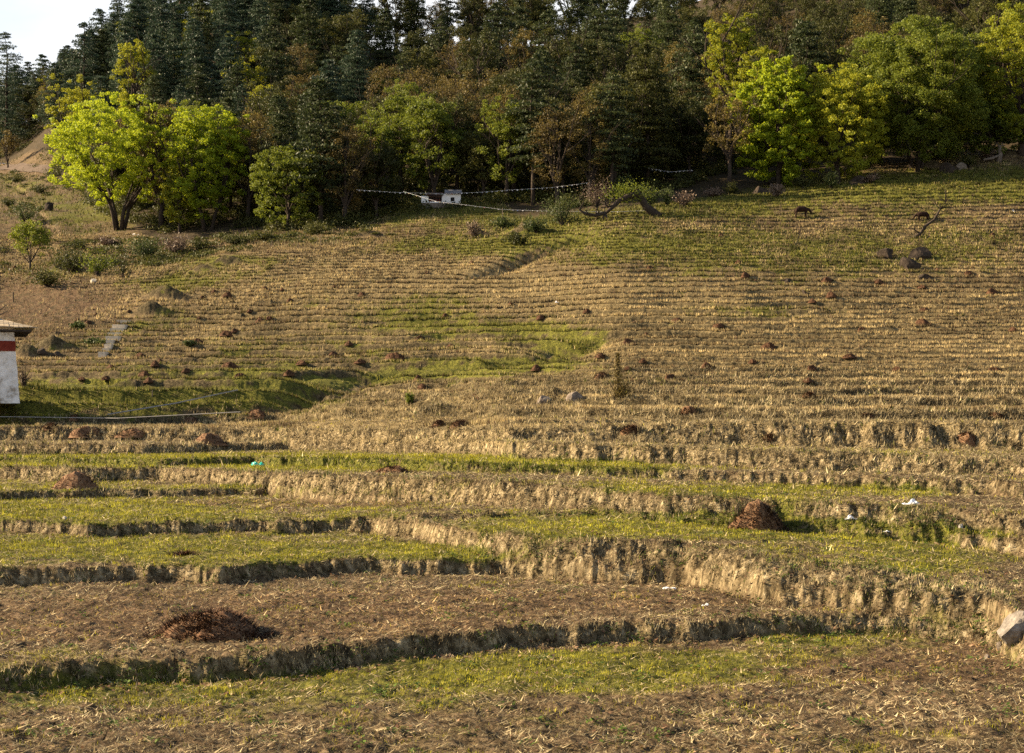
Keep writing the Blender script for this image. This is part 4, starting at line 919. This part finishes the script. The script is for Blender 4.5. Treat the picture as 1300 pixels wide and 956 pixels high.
# ------------------------------------------------------------------ buildings
X, Y, z = pos(-30, 512)
Yh = 120.0; k = Yh / F
Xr = (17 - 650) * k; zb = float(height(np.array([Xr - 2]), np.array([Yh]))[0]) + EYE
Hh = (512 - 412) * k; ztop = (HR - 414) * k + EYE; zb = (HR - 507) * k + EYE - .3
house = empty('stone_house', (Xr, Yh, zb), 'whitewashed stone house with a red band and board roof cut by the left edge', 'house', rz=R(19))
Hw = ztop - zb
import bmesh
def wallmesh():
    bm = bmesh.new(); W = 9.0; D = 6.0; tb = .45
    P = [(-W, -tb, 0), (tb, -tb, 0), (tb, D + tb, 0), (-W, D + tb, 0), (-W, 0, Hw), (0, 0, Hw), (0, D, Hw), (-W, D, Hw)]
    v = [bm.verts.new(p) for p in P]
    for f in [(0,3,2,1),(4,5,6,7),(0,1,5,4),(1,2,6,5),(2,3,7,6),(3,0,4,7)]: bm.faces.new([v[i] for i in f])
    bmesh.ops.subdivide_edges(bm, edges=bm.edges[:], cuts=22, use_grid_fill=True)
    for q in bm.verts:
        n = float(fbm(np.array([q.co.x * 2 + q.co.y * 2]), np.array([q.co.z * 2.6]), 7, 3)[0])
        q.co.x += n * .09; q.co.y += n * .12
    me = bpy.data.meshes.new('wall'); bm.to_mesh(me); bm.free(); me.materials.append(M['white']); return me
obj('wall', wallmesh(), house)
zt = (HR - 433) * k + EYE - zb; z2 = (HR - 446) * k + EYE - zb
mb = MB(); mb.box(-9.1, .16, -.2, 6.15, z2, zt); obj('painted_band', mb.mesh('painted_band', M['redband']), house)
roof = MB()
ez = (HR - 417) * k + EYE - zb
# low hipped board roof: front slope of long boards, right hip
x = -8.5
while x < 1.45:
    w_ = .34; f = lambda q: 0 if q < -2.5 else 1; top = lambda q: 1.0 if q <= -2.5 else max(0.0, (1.45 - q) / 3.95)
    j = rt.uniform(-.15, .1); t0, t1 = top(x), top(x + w_); pf = lambda q, t, dz: (q, -1.1 + 4.2 * t + (j if t == 0 else 0), ez + 1.15 * t + dz)
    lo = rt.uniform(0, .04)
    roof.add([pf(x, 0, lo), pf(x + w_ - .02, 0, lo), pf(x + w_ - .02, t1, lo), pf(x, t0, lo), pf(x, 0, lo + .07), pf(x + w_ - .02, 0, lo + .07), pf(x + w_ - .02, t1, lo + .07), pf(x, t0, lo + .07)], [(3,2,1,0),(4,5,6,7),(0,1,5,4),(1,2,6,5),(2,3,7,6),(3,0,4,7)])
    x += w_
roof.add([(1.45, -1.1, ez - .02), (1.45, 7.3, ez - .02), (-2.5, 3.1, ez + 1.13), (1.45, -1.1, ez + .03), (1.45, 7.3, ez + .03), (-2.5, 3.1, ez + 1.18)], [(0,2,1),(3,4,5),(0,1,4,3),(1,2,5,4),(2,0,3,5)])
roof.add([(-8.5, 7.3, ez), (1.45, 7.3, ez), (-2.5, 3.1, ez + 1.15), (-8.5, 3.1, ez + 1.15)], [(0,3,2,1)])
rf = obj('roof', roof.mesh('roof', M['plank']), house)
mb = MB()
for i in range(5): mb.box(-6.5 + i * 1.1, -5.6 + i * 1.1, 1.2, 2.2, ez + .9, ez + .98)
obj('roof_slate', mb.mesh('roof_slate', M['slate']), rf)
mb = MB(); mb.tube([(-1.6, .6, ez + .5), (-.9, .6, ez + 1.4), (-.5,.6,ez+1.75)], [.05, .05, .03], 5); mb.tube([(-1.8,.2,ez+.75),(-1.0,.2,ez+.95),(-.4,.2,ez+1.3)],[.06,.06,.04],5); obj('roof_pole', mb.mesh('roof_pole', M['bark']), rf)
mb = MB()
for i in range(8): mb.box(-1.0, 1.2, -1.2 + i * 1.1, -1.08 + i * 1.1, ez - .28, ez - .14)
obj('rafter', mb.mesh('rafter', M['bark']), rf)

# prayer wheel shrine
X, Y, z = pos(560, 264); k = Y / F; W = 50 * k; z += .55; sh = empty('prayer_wheel_shrine', (X, Y, z), 'small white shrine wall with prayer wheels at the edge of the dark wood', 'shrine', rz=R(3))
mb = MB(); mb.box(-W * .54, W * .54, -.35, 1.5, -1.4, .28); obj('plinth', mb.mesh('plinth', M['rock']), sh)
h1 = 11 * k; a, b = -W / 2, W / 2
mb = MB(); nL, nR_ = a + 9 * k, a + 26 * k; wl, wr = a + 37 * k, a + 42 * k
# front wall built round its two openings
mb.box(a, nL, 0, 1.2, .28, h1); mb.box(nR_, wl, 0, 1.2, .28, h1 + .35); mb.box(wr, b, 0, 1.2, .28, h1 + .35)
mb.box(nL, nR_, 0, 1.2, .28, .28 + 1.8 * k); mb.box(wl, wr, 0, 1.2, .28, .28 + 2.2 * k); mb.box(wl, wr, 0, 1.2, h1 - 1.5 * k, h1 + .35)
mb.box(nL, nR_, .9, 1.2, .28 + 1.8 * k, h1); obj('wall', mb.mesh('shrine_wall', rough_mat('clean_whitewash', [(.3,(.74,.73,.71)),(.6,(.84,.83,.81))], 2, .3)), sh)
mb = MB(); mb.box(wl, wr, .35, .45, .28 + 2.2 * k, h1 - 1.5 * k); obj('window', mb.mesh('shrine_window', M['dark']), sh)
wmesh = MB(); wmesh.tube([(0,0,0),(0,0,.05),(0,0,.42),(0,0,.47)], [.06,.15,.15,.06], 10); wmesh = wmesh.mesh('prayer_wheel', M['redband'], False)
for i in range(5): obj('prayer_wheel', wmesh, sh, (nL + .28 + i * (nR_ - nL - .3) / 5, .45, .28 + 1.8 * k + .02))
mb = MB()
for i in range(4): mb.box(nL + (i + 1) * (nR_ - nL) / 5 - .04, nL + (i + 1) * (nR_ - nL) / 5 + .04, .05, .15, .28 + 1.8 * k, h1 - 1.6 * k)
mb.box(nL, nR_, .04, .16, h1 - 1.6 * k, h1 - .02); obj('frame', mb.mesh('wheel_frame', M['slateb']), sh); mb = MB(); mb.box(nL + .01, nR_ - .01, .80, .895, .28 + 1.8 * k, h1 - .02); obj('niche_shade', mb.mesh('niche_shade', M['dark']), sh)  # dark panel before the white back wall paints the shade of the wheel recess
mb = MB()
mb.add([(nL - .5, -.55, h1 + .02), (nR_ + .2, -.55, h1 + .02), (nR_ + .2, .65, h1 + .65), (nL - .5, .65, h1 + .65), (nL - .5, 1.8, h1 + .02), (nR_ + .2, 1.8, h1 + .02), (nL - .5, -.55, h1 + .1), (nR_ + .2, -.55, h1 + .1), (nR_ + .2, .65, h1 + .74), (nL - .5, .65, h1 + .74), (nL - .5, 1.8, h1 + .1), (nR_ + .2, 1.8, h1 + .1)],
       [(3,2,1,0),(4,5,2,3),(6,7,8,9),(9,8,11,10),(0,1,7,6),(10,11,5,4),(1,2,8,7),(2,5,11,8),(3,0,6,9),(4,3,9,10)])
obj('roof', mb.mesh('low_roof', M['slateb']), sh)
mb = MB()
x0, x1 = nR_ + .5, b + .15; zr = h1 + .38
mb.add([(x0, -.6, zr), (x1, -.6, zr), (x1, .6, zr + .75), (x0, .6, zr + .75), (x0, 1.8, zr), (x1, 1.8, zr), (x0, -.6, zr + .1), (x1, -.6, zr + .1), (x1, .6, zr + .86), (x0, .6, zr + .86), (x0, 1.8, zr + .1), (x1, 1.8, zr + .1)],
       [(3,2,1,0),(4,5,2,3),(6,7,8,9),(9,8,11,10),(0,1,7,6),(10,11,5,4),(1,2,8,7),(2,5,11,8),(3,0,6,9),(4,3,9,10)])
mb.box(x0 + .3, x1 - .3, .1, 1.1, zr - .02, zr + .3); obj('roof', mb.mesh('slate_roof', M['slate']), sh)

# prayer flag lines
def flagline(pts, n, label, seed, sag=.0, drop=.2, size=.22, posts=()):
    P = [scr(p, r_, y) + Vector((0, y, 0)) for p, r_, y in pts]; o0 = P[0].copy(); r = random.Random(seed)
    e = empty('prayer_flag_line', o0, label, 'prayer flags')
    Q = [p - o0 for p in P]; mb = MB(); mb.tube(Q, .014, 4); obj('string', mb.mesh('flag_string', M['cloth']), e)
    cols = [('flag_white', (.75,.75,.76)), ('flag_blue', (.08,.16,.42)), ('flag_red', (.45,.05,.05)), ('flag_green', (.05,.28,.1)), ('flag_yellow', (.6,.48,.06))]
    tot = [0]
    for a, b in zip(Q[:-1], Q[1:]): tot.append(tot[-1] + (b - a).length)
    def at(t):
        d = t * tot[-1]
        for i in range(len(Q) - 1):
            if d <= tot[i + 1] or i == len(Q) - 2: return Q[i].lerp(Q[i + 1], (d - tot[i]) / (tot[i + 1] - tot[i])), (Q[i + 1] - Q[i]).normalized()
    for k in range(n):
        p, d = at((k + .5) / n); m = MB(); s = size * r.uniform(.6, 1.1); dr = drop * r.uniform(.5, 1.1); sw = Vector((r.uniform(-.1, .1), r.uniform(-.15, .15), -dr))
        m.add([p, p + d * s, p + d * s * .8 + sw, p + d * s * .1 + sw, p + Vector((0, .012, 0)), p + d * s + Vector((0, .012, 0)), p + d * s + sw + Vector((0, .012, 0)), p + sw + Vector((0, .012, 0))], [(0,1,2,3),(7,6,5,4),(0,4,5,1),(2,6,7,3),(1,5,6,2),(3,7,4,0)])
        ci = 0 if r.random() < .8 else r.randrange(1, 5)
        obj('flag', m.mesh('flag', FLAGM[ci]), e)
    for (p, r0, r1, y) in posts:
        a = scr(p, r0, y) + Vector((0, y, 0)) - o0; b = scr(p, r1, y) + Vector((0, y, 0)) - o0; m = MB(); m.tube([a, b], .07, 6); obj('post', m.mesh('flag_post', M['barkpale']), e)
FLAGM = [rough_mat('flag_%d' % i, [(.3, tuple(c * .8 for c in cc)), (.7, cc)], 5, .1) for i, cc in enumerate([(.62,.6,.6),(.1,.15,.3),(.25,.08,.07),(.09,.18,.11),(.4,.34,.15)])]
flagline([(452,241,287),(500,244,287),(560,246,288),(610,244,288),(650,241,287),(700,238,285),(748,232,283)], 46, 'long level line of small pale flags behind the white shrine roof', 1, posts=[(748,228,256,283)])
flagline([(512,243,273),(555,256,269),(590,260,267),(638,266,265),(700,268,263),(770,269,262),(832,267,261)], 54, 'slanting line of small pale flags crossing in front of the white shrine', 2, posts=[(638,264,276,265),(832,262,275,261)], drop=.13, size=.2)
flagline([(-20,205,500),(20,208,500),(50,210,500),(85,213,498)], 22, 'pale line of flags along the far left path', 3, drop=.5, size=1.2, posts=[(46,208,218,500),(11,200,218,500)])
flagline([(820,213,300),(850,218,300),(880,216,300)], 12, 'short line of pale flags in the shade of the right wood edge', 4)

# ------------------------------------------------------------------ cows
def cow(px, row, Lpx, label, seed, flip=1):
    X, Y, z = pos(px, row); L = Lpx / F * Y
    me = bpy.data.meshes.new('cow')
    #  x forward, grazing: head low
    J = [(0,0,1.15,.36),(.45,0,1.18,.34),(.75,0,1.2,.27),(1.0,0,1.12,.18),(1.22,0,.9,.13),(1.38,0,.66,.14),(1.5,0,.46,.08),   # rump mid .. neck, head, muzzle
         (-.45,0,1.17,.35),(-.72,0,1.18,.27),(-.86,0,1.1,.06),(-.93,0,.75,.03),(-.93,0,.5,.05)]
    E_ = [(0,1),(1,2),(2,3),(3,4),(4,5),(5,6),(0,7),(7,8),(8,9),(9,10),(10,11)]
    for s in (-1, 1):
        b = len(J); J += [(.62,.17*s,.85,.14),(.6,.18*s,.48,.075),(.63,.18*s,.12,.05),(.66,.18*s,.02,.06)]; E_ += [(2,b),(b,b+1),(b+1,b+2),(b+2,b+3)]
        b = len(J); J += [(-.66,.17*s,.86,.17),(-.58,.19*s,.62,.1),(-.74,.19*s,.38,.06),(-.70,.19*s,.1,.045),(-.66,.19*s,.02,.055)]; E_ += [(8,b),(b,b+1),(b+1,b+2),(b+2,b+3),(b+3,b+4)]
        b = len(J); J += [(1.3,.13*s,.86,.035),(1.26,.27*s,.84,.045)]; E_ += [(5,b),(b,b+1)]
    me.from_pydata([(a, b_, c) for a, b_, c, _ in J], E_, [])
    o = obj('cow', me, loc=(X, Y, z)); sk = o.modifiers.new('skin', 'SKIN')
    for i, v in enumerate(me.skin_vertices[0].data): v.radius = (J[i][3] * (1.3 if i in (0,1,2,7,8) else 1.15), J[i][3] * (1.2 if i in (0,1,7) else 1.1)); v.use_root = (i == 0)
    o.modifiers.new('sub', 'SUBSURF').render_levels = 2; o.modifiers['sub'].levels = 2
    dg = bpy.context.evaluated_depsgraph_get(); me2 = bpy.data.meshes.new_from_object(o.evaluated_get(dg)); bpy.data.objects.remove(o)
    me2.materials.clear(); me2.materials.append(M['cow']); me2.polygons.foreach_set('use_smooth', [True] * len(me2.polygons))
    e = empty('cow', (X, Y, z), label, 'cow', rz=0); s = L / 2.2; e.scale = (s * flip, s, s); obj('body', me2, e)
    mb = MB()
    for sd in (-1, 1): mb.tube([(1.3,.07*sd,.92),(1.3,.2*sd,1.0),(1.36,.22*sd,1.12)], [.03,.025,.008], 6)
    obj('horns', mb.mesh('horns', M['rock'], True), e)
cow(1017, 278, 21, 'dark brown cow grazing high on the right field, left of the other cow', 1, 1)
cow(1172, 282, 19, 'dark brown cow half behind the long leaning dead branch', 2, -1)

# ------------------------------------------------------------------ litter, steps, poles
def rag(px, row, wpx, hpx, mat, name, label, seed):
    X, Y, z = pos(px, row); w = wpx / F * Y; h = hpx / F * Y; r = random.Random(seed); bm = bmesh.new()
    n = 12; g = [[bm.verts.new(((i / n - .5) * w, (j / n - .5) * w * .7, h * .8 * (.08 + .75 * abs(math.sin(i * .33 + seed) * math.cos(j * .41 + seed * 2)) * max(0, 1 - ((i / n - .5) ** 2 + (j / n - .5) ** 2) * 3.2)) * r.uniform(.5, 1.3))) for j in range(n + 1)] for i in range(n + 1)]
    for i in range(n):
        for j in range(n): bm.faces.new((g[i][j], g[i + 1][j], g[i + 1][j + 1], g[i][j + 1]))
    me = bpy.data.meshes.new(name); bm.to_mesh(me); bm.free(); me.materials.append(mat)
    o = obj(name, me, loc=(X, Y + w * .2, z)); sd = o.modifiers.new('s', 'SOLIDIFY'); sd.thickness = .006; return tag(o, label, name.replace('_', ' '))
rag(327, 592, 17, 15, M['teal'], 'plastic_bag', 'crumpled bright teal plastic bag on a green terrace lip', 1)
rag(1158, 641, 24, 11, M['cloth'], 'white_rag', 'crumpled white rag on the terrace lip at right', 2)
rag(1081, 657, 17, 9, M['cloth'], 'white_rag', 'bluish white scrap at the foot of the bank below the right rag', 3)
rag(850, 748, 17, 7, M['cloth'], 'white_rag', 'white scrap lying on the nearest brown terrace', 4)
rag(896, 771, 10, 5, M['cloth'], 'white_rag', 'tiny white scrap right of the one on the nearest brown terrace', 5)
rag(1126, 676, 13, 5, M['cloth'], 'white_rag', 'flat pale scrap on the right green terrace', 6)
rag(172, 299, 10, 6, M['cloth'], 'white_rag', 'white scrap under the domed bright tree', 7)
rag(1285, 270, 12, 6, M['cloth'], 'white_rag', 'pale scrap near the right edge of the upper field', 8)
rag(497, 270, 7, 5, M['cloth'], 'white_rag', 'white scrap on the dark lawn left of the shrine', 9)
rag(707, 384, 5, 4, M['cloth'], 'white_rag', 'tiny white scrap in the middle field', 10)
st_pts = [(158,411),(153,416),(149,421),(147,426),(145,431),(141,436),(139,441),(136,446),(132,451)]
root = None
for i, (px, row) in enumerate(st_pts):
    X, Y, z = pos(px, row)
    if root is None: root = empty('stone_steps', (X, Y, z), 'pale stone steps climbing the terraces above the green bank at left', 'steps'); o0 = (X, Y, z)
    mb = MB(); Mx = Matrix.Translation((X - o0[0], Y - o0[1], z - o0[2])) @ Matrix.Rotation(rt.uniform(-.2, .2), 4, 'Z'); w = (17 if i < 5 else 9) / F * Y / 2
    mb.box(-w, w, -.7, .5, -.25, .3, Mx); obj('step', mb.mesh('step', M['step']), root)
def pole(pts, rad, label, name='pole', cat='pole', mat='pipe', lift=.12):
    P = []
    for px, row in pts: X, Y, z = pos(px, row); P.append(Vector((X, Y, z + lift)))
    c = P[0].copy(); mb = MB(); mb.tube([p - c for p in P], rad, 6); o = obj(name, mb.mesh(name, M[mat]), loc=c); return tag(o, label, cat)
# long straight pole held above the bank
Y1, Y2 = 121.5, 129.5
def P3(px, row, Y_): v = scr(px, row, Y_); return Vector((v.x, Y_, v.z))
a_, b_ = P3(137, 526, 121), P3(302, 495, 128)
mb = MB(); mb.tube([Vector((0,0,0)), (b_ - a_) * .5 - Vector((0,0,.12)), b_ - a_], .055, 6); tag(obj('water_pipe', mb.mesh('water_pipe', M['pipe']), loc=a_), 'long pale pipe slanting across the green bank at left', 'pipe')
a_, b_, c_ = P3(0, 529, 119), P3(150, 531, 114), P3(305, 523, 112)
mb = MB(); mb.tube([Vector((0,0,0)), b_ - a_, c_ - a_], .03, 6); tag(obj('water_pipe', mb.mesh('water_pipe', M['pipe']), loc=a_), 'level pale pipe running along the foot of the green bank', 'pipe')
X, Y, z = pos(17, 384); mb = MB(); mb.tube([(0,0,-.3),(0.02,0,1.25)], [.09,.07], 6); tag(obj('wooden_post', mb.mesh('wooden_post', M['bark']), loc=(X, Y, z)), 'lone dark post on the ploughed plot above the white house', 'post')
for (px, row, hh, lab) in [(407,312,14,'thin white topped stake on the shaded lawn edge'),(345,315,10,'short stake near the rounded fresh green tree'),(193,505,9,'short bleached stake on the green bank')]:
    X, Y, z = pos(px, row); H = hh / F * Y; mb = MB(); mb.tube([(0,0,-.2),(.03,0,H)], [.05,.04], 6); tag(obj('wooden_stake', mb.mesh('wooden_stake', M['barkpale']), loc=(X, Y, z)), lab, 'stake')
# distant footpath
pp = []
for px, row in [(-40,212),(0,213),(30,214),(60,217),(90,221)]:
    Y_ = float(hit(px, row)[0]); pp.append(((px - 650) / F * Y_, Y_))
nseg = 40; vs = []; fs = []
for i in range(nseg + 1):
    f = i / nseg * (len(pp) - 1); j = min(int(f), len(pp) - 2); t = f - j; x = pp[j][0] * (1 - t) + pp[j + 1][0] * t; y = pp[j][1] * (1 - t) + pp[j + 1][1] * t
    for q in range(5):
        yy = y - 4 + q * 2; vs.append((x, yy, float(height(np.array([x]), np.array([yy]))[0]) + EYE + .25))
for i in range(nseg):
    for q in range(4): a = i * 5 + q; fs.append((a, a + 5, a + 6, a + 1))
pm = bpy.data.meshes.new('footpath'); pm.from_pydata(vs, [], fs); pm.materials.append(rough_mat('path_soil', [(.3,(.07,.05,.036)),(.7,(.13,.095,.07))], .5, .3)); pm.update()
tag(obj('footpath', pm), kind='structure')

# ------------------------------------------------------------------ haze, light, sky, camera
HAZE = 0
if HAZE:
    mb = MB(); mb.box(-700, 700, -40, 960, -8, 330)
    o = obj('haze', mb.mesh('haze', None)); m, nt, out = newmat('haze'); v = N(nt, 'ShaderNodeVolumePrincipled'); v.inputs['Color'].default_value = (.72, .84, 1, 1); v.inputs['Density'].default_value = HAZE; v.inputs['Anisotropy'].default_value = .3
    nt.links.new(v.outputs[0], out.inputs['Volume']); o.data.materials.append(m); tag(o, 'thin blue air over the far trees', 'haze', kind='stuff')
AZ, EL = R(-81), R(25)
sd = Vector((math.sin(AZ) * math.cos(EL), math.cos(AZ) * math.cos(EL), math.sin(EL)))
sl = bpy.data.lights.new('sun', 'SUN'); sl.energy = 5; sl.angle = R(.5); sl.color = (1, .79, .52)
so = link(bpy.data.objects.new('sun', sl)); so.rotation_euler = sd.to_track_quat('Z', 'Y').to_euler()
w = bpy.data.worlds.new('World'); scene.world = w; w.use_nodes = True; nt = w.node_tree; bg = nt.nodes['Background']
s = nt.nodes.new('ShaderNodeTexSky'); s.sky_type = 'NISHITA'; s.sun_disc = False; s.sun_elevation = EL; s.sun_rotation = AZ
tc = N(nt, 'ShaderNodeTexCoord'); mp = N(nt, 'ShaderNodeMapping'); mp.inputs['Scale'].default_value = (1, 1, 3.2); nt.links.new(tc.outputs['Generated'], mp.inputs['Vector'])
cn = noise(nt, mp.outputs[0], 2.2, 6, .6)
cf = ramp(nt, cn, [(.3, .55), (.6, 1.)])
# bright thin cloud low in the sky, thinning overhead
sx = N(nt, 'ShaderNodeSeparateXYZ'); nt.links.new(tc.outputs['Generated'], sx.inputs[0])
lowf = ramp(nt, sx.outputs[2], [(.0, 1.), (.26, .9), (.38, .05)])
cloud = ramp(nt, noise(nt, mp.outputs[0], 5, 5), [(.35,(6.8,6.8,6.9)),(.6,(8,8,8))])
nt.links.new(mix(nt, mth(nt, 'MULTIPLY', cf, lowf), s.outputs[0], cloud), bg.inputs[0]); bg.inputs[1].default_value = .05
cam = bpy.data.cameras.new('camera'); co = link(bpy.data.objects.new('camera', cam)); co.location = (0, 0, EYE); co.rotation_euler = (R(90), 0, 0)
cam.sensor_width = 36; cam.lens = 36 * F / 1300; cam.shift_y = (HR - 478) / 1300; cam.clip_end = 20000; cam.clip_start = .1
scene.camera = co
vs_ = scene.view_settings; vs_.view_transform = 'Standard'; vs_.look = 'None'; vs_.exposure = 1.75; vs_.gamma = 1
scene.render.engine = 'CYCLES'; scene.cycles.max_bounces = 5; scene.cycles.diffuse_bounces = 2; scene.cycles.transmission_bounces = 3; scene.cycles.volume_bounces = 0; scene.cycles.sample_clamp_indirect = 1.2
scene.cycles.use_denoising = False; scene.cycles.denoiser = 'OPENIMAGEDENOISE'; scene.cycles.denoising_input_passes = 'RGB_ALBEDO_NORMAL'; scene.cycles.denoising_prefilter = 'ACCURATE'
